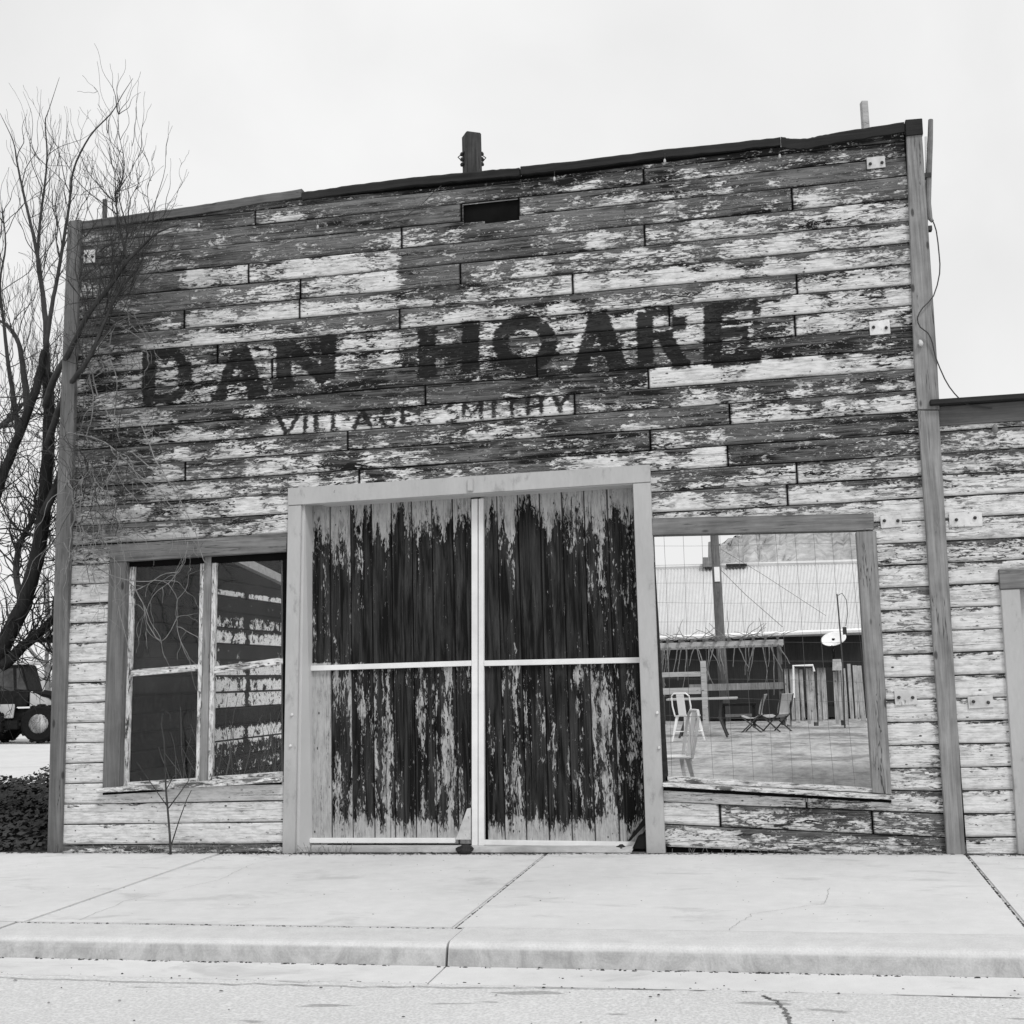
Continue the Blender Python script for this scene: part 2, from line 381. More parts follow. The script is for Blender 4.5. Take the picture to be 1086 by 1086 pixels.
# ================================================================== SETTING: ground, sidewalk, kerb, road
def grid_sheet(name, xs, ys, zf, mat):
    v = [(x, y, zf(x, y)) for y in ys for x in xs]; nx = len(xs)
    f = [(j*nx+i, j*nx+i+1, (j+1)*nx+i+1, (j+1)*nx+i) for j in range(len(ys)-1) for i in range(nx-1)]
    me = bpy.data.meshes.new(name); me.from_pydata(v, [], f); return link(name, me, mat)
def gz(x, y):
    base = -.02
    if y > 60: base += 0
    return base + (.03*math.sin(x*.7+y*.3)+.02*math.sin(y*1.3-x*.4))*(1 if 1.0 < y < 60 else 0)
xs = [-900, -300, -120, -60]+[-40+i*1.0 for i in range(81)]+[60, 120, 300, 900]
ys = [-0.02]+[.5+i*.8 for i in range(60)]+[60, 90, 150, 300, 600, 1200]
o = struct(grid_sheet('ground', xs, ys, gz, M['ground']))
# road reaching far behind and to both sides
me = bpy.data.meshes.new('road'); me.from_pydata([(-400, -60, -.105), (400, -60, -.105), (400, -3.17, -.105), (-400, -3.17, -.105)], [], [(0, 1, 2, 3)])
struct(link('road', me, M['road']))
me = bpy.data.meshes.new('far_ground'); me.from_pydata([(-900, -900, -.14), (900, -900, -.14), (900, .5, -.14), (-900, .5, -.14)], [], [(0, 1, 2, 3)])
struct(link('ground_base', me, M['ground']))
joints = [-11.3, -8.8, -6.3, -3.8, -1.35, 1.29, 3.62, 6.29, 8.8, 11.3, 13.8, 16.3]
sk = [0, 0, 0, 0, .05, .08, 0, -.09, 0, 0, 0, 0]
b = MB()
for i in range(len(joints)-1):
    x0, x1 = joints[i]+.006, joints[i+1]-.006; a0, a1 = sk[i], sk[i+1]
    T = [(x0+a0, -2.515, 0), (x1+a1, -2.515, 0), (x1, .15 if x1 > .3 else -.02, .002*(-1)**i), (x0, .15 if x0 > -1 else -.02, .002*(-1)**i)]
    b.hexa(T, [(p[0], p[1], -.13) for p in T])
b.hexa([(-11, -2.5, -.014), (16, -2.5, -.014), (16, .1, -.014), (-11, -.03, -.014)], [(-11, -2.5, -.13), (16, -2.5, -.13), (16, .1, -.13), (-11, -.03, -.13)])
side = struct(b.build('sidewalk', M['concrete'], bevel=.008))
b = MB()
prof = [(-2.53, 0), (-2.80, -.003), (-2.822, -.008), (-2.838, -.02), (-2.85, -.045), (-2.865, -.10), (-2.865, -.2), (-2.53, -.2)]
kj = [-60, -30, -11, -5, -1.4, 1.33, 3.672, 6.20, 8.8, 11.4, 30, 60]
for i in range(len(kj)-1):
    x0, x1 = kj[i]+.006, kj[i+1]-.006
    dz = .004*math.sin(i*2.3)
    b.hexa([(x0, y, z+dz) for y, z in prof], [(x1, y, z+dz) for y, z in prof])
struct(b.build('kerb', M['kerb']))
b = MB()
for i in range(len(kj)-1):
    x0, x1 = kj[i]+.004, kj[i+1]-.004
    b.hexa([(x0, -2.866, -.098), (x0, -3.17+.0, -.101), (x0, -3.17, -.16), (x0, -2.866, -.16)], [(x1, -2.866, -.098), (x1, -3.17, -.101), (x1, -3.17, -.16), (x1, -2.866, -.16)])
struct(b.build('gutter', M['concrete']))
# dirt, grit and dry weed bits caught in the joints
b = MB()
def grit(x, y, z, r):
    k = random.randint(4, 6); a0 = random.random()*6; h = r*random.uniform(.3, .9); s = random.uniform(1, 2.6)
    ring = [(x+r*s*math.cos(a0+6.283*i/k)*random.uniform(.6, 1.1), y+r*math.sin(a0+6.283*i/k)*random.uniform(.6, 1.1), z) for i in range(k)]
    top = [(x+(p[0]-x)*.5, y+(p[1]-y)*.5, z+h) for p in ring]
    b.hexa(ring, top)
def cl(t): return random.random() < t
xx = -2.0
while xx < 9.5:
    dens = .5+.5*math.sin(xx*2.1)*math.sin(xx*.9+1)
    if cl(.25+.55*dens): grit(xx, -2.522+random.uniform(-.008, .006), -.004, random.uniform(.002, .006))
    if cl(.12+.7*dens**2):
        for _ in range(random.randint(1, 4)): grit(xx+random.uniform(-.02, .02), -2.872+random.uniform(-.016, .006), -.099, random.uniform(.002, .007))
    if cl(.8): grit(xx, -.05+random.uniform(-.03, .02), 0, random.uniform(.002, .011))
    if cl(.3): grit(xx, -.06-abs(random.gauss(0, .05)), 0, random.uniform(.0015, .005))
    if cl(.15): grit(xx, -3.16+random.uniform(-.02, .02), -.102, random.uniform(.002, .005))
    xx += random.uniform(.004, .014)
for jx, s_ in ((3.62, 0), (6.29, -.09), (1.29, .08)):
    for _ in range(150):
        t = random.random(); grit(jx+s_*t+random.uniform(-.008, .008), -2.5*t, -.012, random.uniform(.003, .008))
for _ in range(260): grit(random.uniform(-1, 8.5), random.uniform(-2.5, -.05), .001, random.uniform(.001, .0028))
for _ in range(160): grit(random.uniform(0, 8.5), random.uniform(-4.5, -2.9), -.1, random.uniform(.002, .006))
tag(b.build('grit', M['bolt']), 'dark grit and dry bits caught along the pavement joints and the wall foot', 'grit', kind='stuff')

# hairline cracks in the road, the gutter and the pavement
def crack(name, pts, w, z):
    b = MB(); P = []
    for i in range(len(pts)-1):
        a_, c_ = Vector(pts[i]), Vector(pts[i+1])
        for t_ in np.linspace(0, 1, 14)[:-1]: P.append(a_.lerp(c_, float(t_))+Vector((random.gauss(0, .006), random.gauss(0, .006))))
    for i in range(len(P)-1):
        d = (P[i+1]-P[i]).normalized(); nn = Vector((-d.y, d.x)); wa = w*random.uniform(.4, 1.3); 
        b.poly([(P[i].x-nn.x*w/2, P[i].y-nn.y*w/2, z), (P[i+1].x-nn.x*wa/2, P[i+1].y-nn.y*wa/2, z), (P[i+1].x+nn.x*wa/2, P[i+1].y+nn.y*wa/2, z), (P[i].x+nn.x*w/2, P[i].y+nn.y*w/2, z)])
    struct(b.build(name, M['road_crack']))
M['road_crack'] = mat_noise('crack_dirt', .10, .24, 30)
g2 = lambda x, y, z=-.105: tuple(G(x, y, z))[:2]
crack('road_crack', [g2(808, 1056), g2(822, 1062), g2(833, 1072), g2(840, 1090), g2(845, 1130)], .012, -.1015)
crack('road_crack', [g2(-20, 1037), g2(180, 1043), g2(420, 1047), g2(700, 1050), g2(900, 1054), g2(1100, 1060)], .007, -.1012)
crack('pavement_crack', [(1.9, -.1), (1.75, -.6), (1.82, -1.2), (1.6, -1.9), (1.64, -2.5)], .0022, .0025)
crack('pavement_crack', [(4.9, -2.5), (5.0, -2.1), (5.35, -1.8), (5.4, -1.3)], .0018, .0025)
# ================================================================== THE SHOP FRONT
SP = 0.14393
def seam(k, x, neighbour=False):
    z = .099 + SP*k - .049*(1-x/6.27)*(1-min(max(k/28.0, 0), 1))
    z += {31: .030, 30: .040, 29: .022, 28: .012}.get(k, 0) if not neighbour else -.0
    if not neighbour and x > 4.3 and k <= 2: z += .105*(6.2-x)/1.85*(1.0 if k <= 1 else .45)
    return z
def tri(a): return np.array(a, float)

def lookup(br, px):
    """piecewise wear along a board; br = [(x_from, wear), ...] with a short soft step"""
    xs_, ws = [], []
    for i, (x, w) in enumerate(br):
        xs_ += [x-5, x+5]; ws += [br[max(i-1, 0)][1], w]
    return np.interp(px, xs_, ws)

WEAR = {
 32: [(0, .85)],
 31: [(0, .55), (180, .75), (268, .35), (325, .88), (550, .68), (684, .62), (760, .6), (840, .68)],
 30: [(0, .72), (160, .74), (330, .84), (430, .92), (551, .55), (640, .60), (700, .52), (780, .80)],
 29: [(0, .74), (150, .60), (210, .68), (385, .42), (427, .50), (492, .70), (620, .66), (690, .62), (800, .56), (840, .40), (900, .5)],
 28: [(0, .68), (195, .32), (265, .18), (425, .84), (492, .90), (560, .66), (620, .38), (685, .34), (760, .40), (870, .36)],
 27: [(0, .70), (200, .58), (262, .32), (320, .22), (425, .68), (489, .48), (560, .36), (620, .44), (690, .40), (760, .30)],
 26: [(0, .70), (197, .24), (320, .26), (420, .55), (490, .40), (608, .16), (730, .22), (850, .26)],
 25: [(0, .60), (150, .36), (310, .56), (360, .60), (425, .30), (520, .40), (610, .62), (660, .40), (740, .36), (800, .34), (845, .24)],
 24: [(0, .52), (110, .40), (160, .56), (360, .30), (420, .55), (510, .34), (600, .22), (690, .28), (810, .22), (900, .30)],
 23: [(0, .50), (110, .42), (360, .34), (425, .58), (510, .58), (590, .42), (690, .38), (765, .50), (843, .28)],
 22: [(0, .50), (110, .42), (200, .50), (280, .68), (350, .80), (440, .74), (520, .70), (620, .62), (690, .60), (815, .78), (920, .62)],
 21: [(0, .58), (110, .44), (190, .62), (280, .80), (480, .86), (570, .72), (640, .64), (688, .06), (880, .16), (940, .32)],
 20: [(0, .58), (150, .46), (230, .50), (286, .22), (360, .40), (372, .24), (440, .42), (462, .26), (530, .30), (570, .20), (606, .74), (690, .66), (720, .46), (760, .58), (880, .62), (930, .50)],
 19: [(0, .58), (150, .40), (230, .40), (290, .52), (360, .66), (425, .52), (470, .56), (550, .46), (600, .68), (670, .56), (774, .42), (860, .34)],
 18: [(0, .66), (160, .48), (260, .38), (340, .50), (380, .42), (440, .68), (560, .74), (610, .60), (690, .50), (765, .70), (850, .76), (920, .66)],
 17: [(0, .56), (160, .44), (260, .28), (340, .50), (400, .36), (450, .64), (560, .70), (602, .28), (690, .20), (772, .64), (850, .70), (930, .5)],
 16: [(0, .46), (180, .36), (260, .20), (310, .24), (690, .48), (760, .42), (845, .26), (920, .40)],
 15: [(0, .40), (200, .34), (690, .34), (760, .28), (835, .20), (900, .24)],
 14: [(0, .40), (200, .38), (300, .40), (690, .3), (935, .12)],
 13: [(0, .30), (935, .20)], 12: [(0, .26), (935, .30)], 11: [(0, .22), (935, .22)], 10: [(0, .18), (935, .28)],
 9: [(0, .16), (935, .26)], 8: [(0, .15), (935, .24)], 7: [(0, .12), (935, .16)], 6: [(0, .10), (935, .20)], 5: [(0, .10), (935, .16)],
 4: [(0, .10), (935, .14)], 3: [(0, .08), (935, .18)], 2: [(0, .08), (690, .12), (935, .24)],
 1: [(0, .08), (690, .16), (800, .28), (860, .40), (925, .26)], 0: [(0, .10), (690, .14), (764, .40), (860, .47), (925, .44)],
 -1: [(0, .40), (200, .50), (300, .3), (690, .30), (790, .46)],
}
TONE = {32: .2, 31: .50, 30: .50, 29: .52, 28: .40, 27: .46, 26: .40, 25: .36, 24: .16, 23: .10, 22: .12, 21: .20, 20: .22, 19: .32, 18: .30, 17: .30, 16: .34, 15: .38, 14: .4}
JOINT = {31: [272, 683], 30: [490, 551], 29: [427, 840], 28: [265, 684], 27: [320, 489], 26: [197, 319, 608], 25: [425, 845], 24: [232, 710], 23: [290, 843], 22: [570], 21: [452, 688],
         20: [610], 19: [370, 774], 18: [198, 690], 17: [382, 772], 16: [845], 15: [835], 14: [210], 1: [855], 0: [764, 925], 3: [640]}
# painted lettering: straight strokes (x0,y0,x1,y1,halfwidth) and rings (cx,cy,rx,ry,hw) as measured
STROKES = [
 # D
 (158, 374, 158, 427, 6.5), (151, 377, 188, 374, 4.0), (152, 425, 188, 421, 4.2), (196, 383, 196, 413, 6.5), (186, 375, 195, 384, 4.5), (186, 421, 195, 413, 4.5),
 # A
 (254, 367, 273, 417, 8.0), (252, 369, 232, 421, 4.5), (238, 404, 266, 401, 3.5), (224, 422, 241, 420, 2.6), (262, 419, 285, 416, 2.8),
 # N
 (301, 365, 301, 407, 7.5), (304, 365, 347, 404, 7.0), (348, 359, 348, 402, 7.0), (289, 409, 312, 407, 2.6), (338, 361, 357, 358, 2.8), (290, 366, 304, 365, 2.8),
 # H
 (453, 350, 453, 397, 8.5), (499, 343, 499, 391, 8.5), (455, 374, 498, 370, 5.5), (442, 352, 464, 350, 3.0), (488, 345, 509, 343, 3.0), (442, 398, 464, 396, 3.0), (488, 392, 510, 390, 3.0),
 # A
 (634, 331, 656, 390, 9.0), (632, 333, 616, 391, 6.5), (622, 374, 648, 371, 4.0), (606, 393, 626, 391, 2.8), (646, 391, 668, 389, 2.8),
 # R
 (684, 330, 684, 388, 8.0), (684, 331, 714, 329, 4.6), (688, 357, 714, 355, 4.0), (720, 335, 720, 351, 7.0), (704, 357, 723, 387, 7.5), (675, 390, 696, 388, 2.8), (712, 388, 732, 386, 2.8),
 # E
 (756, 324, 756, 387, 9.0), (756, 327, 804, 323, 5.0), (802, 324, 802, 336, 3.4), (758, 354, 792, 351, 5.0), (790, 345, 790, 360, 3.0), (756, 383, 806, 379, 6.0), (803, 370, 804, 385, 3.4),
 # VILLAGE
 (295, 441, 304, 460, 2.2), (317, 440, 305, 460, 1.8), (323.5, 441, 323.5, 459, 1.9), (335, 440, 335, 458, 1.9), (335, 457, 345, 456, 1.3), (353, 438, 353, 457, 1.9), (353, 456, 362, 455, 1.3),
 (384, 436, 375, 455, 1.7), (384, 436, 395, 454, 2.3), (379, 449, 391, 448, 1.3), (427, 433, 427, 450, 2.0), (427, 433, 438, 432, 1.4), (427, 441, 435, 440, 1.3), (427, 450, 439, 449, 1.4),
 (405, 440, 408, 437, 1.8), (404, 441, 404, 448, 1.9), (405, 449, 410, 452, 1.7), (410, 452, 418, 451, 1.6), (418, 444, 418, 451, 1.6), (408, 437, 417, 436, 1.5), (413, 444, 419, 444, 1.3),
 # SMITHY
 (474, 430, 484, 428, 1.7), (473, 431, 473, 435, 1.7), (474, 436, 484, 439, 1.9), (485, 440, 485, 445, 1.7), (473, 447, 484, 446, 1.7),
 (492, 427, 492, 446, 2.0), (492, 428, 501, 440, 1.8), (510, 426, 501, 440, 1.6), (510, 426, 510, 445, 2.0), (524, 425, 524, 444, 2.0),
 (534, 424, 552, 423, 1.7), (543, 424, 543, 443, 2.0), (560, 421, 560, 441, 2.1), (574, 420, 574, 440, 2.1), (560, 431, 574, 430, 1.7), (586, 420, 594, 430, 2.0), (603, 418, 594, 430, 1.7), (594, 430, 594, 440, 2.0)]
RINGS = [(556.5, 364, 26.0, 22.5, 8.2)]

def letter_sdf(px, py):
    d = np.full(px.shape, 60.0)
    for x0, y0, x1, y1, hw in STROKES:
        ax, ay = x1-x0, y1-y0; L = math.hypot(ax, ay); ax /= L; ay /= L
        hw = hw+(.9 if hw > 2.4 else .35)
        u = (px-x0)*ax+(py-y0)*ay; v = -(px-x0)*ay+(py-y0)*ax
        du = np.abs(u-L/2)-L/2; dv = np.abs(v)-hw
        s_ = np.hypot(np.maximum(du, 0), np.maximum(dv, 0))+np.minimum(np.maximum(du, dv), 0)
        d = np.minimum(d, s_)
    d = d+np.where(py > 0, 1.0, 0)*np.where((py > 416) & (px > 286), .6*np.sin(px*.33+py*.21)*np.sin(px*.071+1.2)+.0, 0)
    for cx, cy, rx, ry, hw in RINGS:
        q = np.hypot((px-cx)/rx, (py-cy)/ry); d = np.minimum(d, np.abs(q-1)*(rx+ry)/2-hw)
    return d

def inside(quad, X, Z):
    """quad: convex polygon of (x,z)"""
    r = np.ones(X.shape, bool); n = len(quad)
    A = sum(quad[i][0]*quad[(i+1) % n][1]-quad[(i+1) % n][0]*quad[i][1] for i in range(n)); s_ = 1 if A > 0 else -1
    for i in range(n):
        x0, z0 = quad[i]; x1, z1 = quad[(i+1) % n]
        r &= s_*((x1-x0)*(Z-z0)-(z1-z0)*(X-x0)) > 0
    return r
def q2(img, Y=0.0): return [(p.x, p.z) for p in (W(x, y, Y) for x, y in img)]

OPEN_DOOR = q2([(316, 526), (684, 500), (699, 906), (309, 908)])
OPEN_LEFT = q2([(128, 586), (312, 572), (310, 830), (122, 838)])
OPEN_RIGHT = q2([(688, 562), (916, 556), (935, 838), (703, 829)])
HOLE = q2([(492, 219), (551, 212), (551, 235), (492, 238)])
VROWS = np.array([0, .018, .045, .18, .30, .42, .54, .66, .78, .90, .965, .990, 1.0])
VDEP = np.array([.016, .014, 0, -.0006, 0, 0, 0, 0, 0, 0, .001, .007, .016])
VGAP = np.array([1, 1, 0, 0, 0, 0, 0, 0, 0, 0, 0, .2, 1.])

def siding(name, x0, x1, kmin, kmax, topf, mat, parent, openings, joints_, wearf, tonef, Y0=-.022, neighbour=False, letters=False, dx=.011):
    verts, faces, A = [], [], {k: [] for k in ('wear', 'tone', 'rnd', 'letter', 'gap', 'grime', 'vv')}
    base = 0
    for k in range(kmin, kmax):
        cuts = [x0]+sorted(joints_.get(k, []))+[x1]
        for s_ in range(len(cuts)-1):
            a, b_ = cuts[s_]+(.0035 if s_ > 0 else 0), cuts[s_+1]-(.0035 if s_+2 < len(cuts) else 0)
            if b_-a < .03: continue
            nx = max(3, int((b_-a)/dx)); X = np.linspace(a, b_, nx)
            lo = np.array([seam(k, x, neighbour) for x in X]); hi = np.array([seam(k+1, x, neighbour) for x in X])
            hi = np.minimum(hi, np.array([topf(x) for x in X]))
            wob = .0016*np.sin(X*3.1+k*1.7)+.0012*np.sin(X*7.7+k*4.1)
            lo = lo+wob; hi = hi-.0008*np.sin(X*5.3+k)
            yo = rng.normal(0, .0018); tl = rng.normal(0, .0018)
            r = rng.random()
            Zg = lo[None, :]+(hi-lo)[None, :]*VROWS[:, None]
            Zg = np.maximum(Zg, .004)
            Xg = np.repeat(X[None, :], len(VROWS), 0)
            Yg = Y0+yo+VDEP[:, None]+tl*(VROWS[:, None]-.5)*2+(.0016*np.sin(X*2.3+r*9))[None, :]
            P = np.stack([Xg, Yg, Zg], -1).reshape(-1, 3)
            px, py = toimg(P)
            w = wearf(k, px, py, np.repeat(VROWS, nx)); t = tonef(k, px, py)
            # split or weathered board ends
            g = np.repeat(VGAP, nx).reshape(len(VROWS), nx).copy()
            if s_ > 0: g[:, :1] = 1
            if s_+2 < len(cuts): g[:, -1:] = 1
            verts.append(P); A['wear'].append(w); A['tone'].append(t); A['rnd'].append(np.full(len(P), r)); A['gap'].append(g.reshape(-1))
            A['vv'].append(np.repeat(VROWS, nx))
            A['grime'].append(np.clip((265-px)/120, 0, 1)*np.clip((640-py)/60, 0, 1) if letters else np.zeros(len(P)))
            A['letter'].append(letter_sdf(px, py) if letters else np.full(len(P), 60.0))
            nv = len(VROWS); ii = np.arange(nx-1); jj = np.arange(nv-1)
            I, J = np.meshgrid(ii, jj)
            q = np.stack([J*nx+I, J*nx+I+1, (J+1)*nx+I+1, (J+1)*nx+I], -1).reshape(-1, 4)
            ctr = P[q].mean(1)
            keep = np.ones(len(q), bool)
            for op in openings: keep &= ~inside(op, ctr[:, 0], ctr[:, 2])
            keep &= (P[q][:, :, 2].max(1)-P[q][:, :, 2].min(1)) > 1e-4
            faces.append(q[keep]+base); base += len(P)
    V = np.concatenate(verts); F = np.concatenate(faces)
    me = bpy.data.meshes.new(name); me.vertices.add(len(V)); me.vertices.foreach_set('co', V.astype(np.float32).ravel())
    me.loops.add(len(F)*4); me.loops.foreach_set('vertex_index', F.astype(np.int32).ravel())
    me.polygons.add(len(F)); me.polygons.foreach_set('loop_start', np.arange(0, len(F)*4, 4, dtype=np.int32))
    me.update(); me.validate()
    for key, lst in A.items():
        at = me.attributes.new(key, 'FLOAT', 'POINT'); at.data.foreach_set('value', np.concatenate(lst).astype(np.float32))
    return link(name, me, mat, parent)

def shop_wear(k, px, py, v):
    w = lookup(WEAR.get(k, [(0, .3)]), px)
    amp = .16+.22*math.sin(k*5.1) if k >= 15 else .05
    w = (.5+(w-.5)*(.82 if k >= 15 else 1.0))+amp*(v-.45)*np.where(w < .9, 1, .4)+(.09*np.sin(px*.045+k*2.3)+.07*np.sin(px*.117+k*4.7))*(k >= 15)
    w = w+(-.05 if k >= 24 else 0.0 if k >= 19 else -.08)*np.clip((240-px)/60, 0, 1)*(k >= 12)
    if k < 15: w = w+.2*np.clip((px-985)/12, 0, 1)*(px < 1010)
    return w
def shop_tone(k, px, py): return np.full(px.shape, TONE.get(k, .45)+.04)-.25*(k == 31)*np.clip((px-450)/80, 0, 1)-.45*(k == 32)*np.clip((px-400)/120, 0, 1)+ .12*np.sin(px*.02+k*2.0)
shop = thing('storefront', 'weathered false front blacksmith shop of peeling horizontal boards with big double doors', 'building')
jm = {}
for k, l in JOINT.items():
    out = []
    for x in l:
        y = 543
        for _ in range(6):                       # where that joint meets its own row
            p = W(x, y); z = (seam(k, p.x)+seam(k+1, p.x))/2
            xx_, yy_ = toimg(np.array([[p.x, 0, z]])); y = float(yy_[0])
        out.append(W(x, y).x)
    jm[k] = out
topx = lambda x: 4.74+.02*math.sin(x*1.3)
siding('siding', .055, 6.225, -1, 33, topx, M['siding'], shop, [OPEN_DOOR, OPEN_LEFT, OPEN_RIGHT, HOLE], jm, shop_wear, shop_tone, letters=True)
# rusty nail heads, two to a stud on every board
b = MB(); random.seed(77)
for k in range(0, 32):
    for i in range(11):
        for v_ in (.22, .78):
            x = .14+i*.598+random.uniform(-.02, .02); z = seam(k, x)+SP*v_+random.uniform(-.01, .01)
            if random.random() < .2 or x > 6.1 or z > 4.6: continue
            X_, Z_ = np.array([x]), np.array([z])
            if any(inside(op, X_, Z_)[0] for op in (OPEN_DOOR, OPEN_LEFT, OPEN_RIGHT, HOLE)): continue
            b.lathe([(.0042, -.018), (.0042, -.0268), (.003, -.0275)], (x, 0, z), 'Y', 6)
o = b.build('nails', M['bolt'], shop); o['kind'] = 'stuff'
# sheathing right behind the boards, cut round the openings
b = MB()
def rect(x0, x1, z0, z1, y0=.004, y1=.03):
    c = MB(); c.box(((x0+x1)/2, (y0+y1)/2, (z0+z1)/2), (x1-x0, y1-y0, z1-z0)); c.build('sheathing', M['backing'], shop)
rect(.02, 6.25, 2.60, 4.76); rect(.02, .40, 0, 2.6, ); rect(1.74, 1.83, 0, 2.6); rect(.40, 1.74, 0, .40); rect(.40, 1.74, 2.06, 2.60)
rect(4.37, 4.42, 0, 2.6); rect(4.42, 5.84, 0, .32); rect(4.42, 5.84, 2.16, 2.6); rect(5.84, 6.25, 0, 2.6)

# framing of the false front seen from the yard
for x, z, h in ((.10, 2.3, 4.6), (1.76, 2.3, 4.6), (4.33, 2.3, 4.6), (6.15, 2.3, 4.6), (.9, 3.65, 2.0), (2.6, 3.65, 2.0), (3.4, 3.65, 2.0), (5.2, 3.65, 2.0)):
    MB().box((x, .085, z), (.09, .1, h)).build('stud', M['frame_back'], shop)
for z in (2.66, 4.6): MB().box((3.1, .157, z), (6.1, .04, .14)).build('girt', M['frame_back'], shop)
# corner boards
b = MB().slab([(75.5, 237), (89, 235), (79.5, 557), (68.5, 908), (54, 908), (63, 557)], -.052, .10, at=0)
b.build('corner_board', M['post_dark'], shop, bevel=.004)
b = MB().slab([(960, 131), (976, 130.5), (993, 386), (995.5, 436), (972.5, 436), (968.5, 386)], -.05, .09, at=0)
b.build('corner_board', M['post'], shop, bevel=.004)
b = MB().slab([(972.5, 437), (994.5, 437), (1022.5, 906), (1003, 906)], -.056, .09, at=0)
b.build('corner_board', M['post'], shop, bevel=.004)
# top trim in four sagging lengths
def fascia(pts, h, mat, dy):
    fine = []
    for i in range(len(pts)-1):
        for t_ in np.linspace(0, 1, 9)[:-1]:
            x = pts[i][0]+(pts[i+1][0]-pts[i][0])*t_; y = pts[i][1]+(pts[i+1][1]-pts[i][1])*t_
            fine.append((x, y+(random.uniform(-.25, .5) if 0 < t_ else 0)))
    fine.append(pts[-1])
    for i in range(len(fine)-1):
        pass
    b = MB(); f_, k_ = [], []
    top = [W(x, y) for x, y in fine]; bot = [W(x, y+h+random.uniform(-.4, .5)) for x, y in fine]
    for i in range(len(fine)-1):
        ring = lambda P, Q: [(P.x, -.044+dy, Q.z), (P.x, -.046+dy, P.z-.012), (P.x, -.036+dy, P.z), (P.x, .02, P.z), (P.x, .02, Q.z)]
        A_, B_ = ring(top[i], bot[i]), ring(top[i+1], bot[i+1]); k = len(b.v); b.v += A_+B_
        for j in range(5): b.f.append((k+j, k+5+j, k+5+(j+1) % 5, k+(j+1) % 5)); b.mi.append(0)
        if i == 0: b.f.append(tuple(k+j for j in range(5))); b.mi.append(0)
        if i == len(fine)-2: b.f.append(tuple(k+5+j for j in reversed(range(5)))); b.mi.append(0)
    o = b.build('top_trim', mat, shop)
    bm = bmesh.new(); bm.from_mesh(o.data); bmesh.ops.remove_doubles(bm, verts=bm.verts, dist=1e-5); bm.to_mesh(o.data); bm.free()
M['fas_l'] = mat_timber('grey_top_board', .04, .18, axis=0)
fascia([(89, 236), (150, 228), (215, 219), (262, 211), (321.8, 202)], 9, M['fas_l'], .002)
fascia([(322.5, 206), (370, 199), (440, 190), (520, 182.5), (552, 180)], 8.5, M['dark_wood'], -.003)
fascia([(553, 178.5), (620, 171.5), (700, 161), (770, 154), (827.6, 147.5)], 8.5, M['dark_wood'], .001)
fascia([(828, 147.5), (838, 149.5), (856, 149.5), (866, 147), (890, 142.5), (958, 132)], 11, M['dark_wood'], -.004)
b = MB().slab([(959, 131), (977, 129.5), (978, 146), (960, 148)], -.062, .05, at=0); b.build('corner_cap', M['dark_wood'], shop, bevel=.003)
# ----- door frame
DY = .115
MB().slab([(308.3, 537.6), (322.4, 536.7), (316, 906), (302.5, 906)], -.055, .03, at=0).build('door_frame', M['trim_grey'], shop, bevel=.003)
MB().slab([(672, 513.9), (690.8, 512.7), (706.5, 904), (686.5, 904)], -.055, .03, at=0).build('door_frame', M['trim_grey'], shop, bevel=.003)
MB().slab([(308.3, 518.8), (690, 494), (690.8, 512.4), (308.3, 537.2)], -.058, .03, at=0).build('door_header', M['trim_grey'], shop, bevel=.003)
b = MB()
f0, f1 = W(322.4, 530, -.05), W(316, 906, -.05); k0, k1 = W(331.6, 540, DY), W(331, 893, DY); g0, g1 = W(326, 540, DY), W(320, 893, DY)
b.hexa([(f0.x, -.03, 2.56), (k0.x, DY, 2.56), (k1.x, DY, .0), (f1.x, -.03, .0)], [(f0.x-.03, -.03, 2.56), (k0.x-.05, DY, 2.56), (k1.x-.09, DY, .0), (f1.x-.03, -.03, .0)])
zt0, zt1 = W(323, 536).z, W(671, 514).z
b.box((3.25, .04, (zt0+zt1)/2+.012), (2.42, .15, .03), tilt=Matrix.Rotation(-(zt1-zt0)/2.5, 4, 'Y'))
b.box((4.385, .04, 1.25), (.03, .15, 2.5))
b.build('door_reveal', M['trim_lt'], shop)
b = MB()
for x, y in ((499, 516), ): b.slab([(x-3, y-8), (x+3, y-8), (x+3, y+5), (x-3, y+5)], -.075, -.058, at=-.06)
b.build('header_bracket', M['trim_grey'], shop, bevel=.003)
for x, y in ((309.5, 758), (308, 791), (697, 756), (699, 793)):
    p = W(x, y, -.06); MB().lathe([(.010, -.054), (.010, -.064), (.006, -.070)], (p.x, 0, p.z), 'Y', 8).build('bolt', M['plate'], shop)
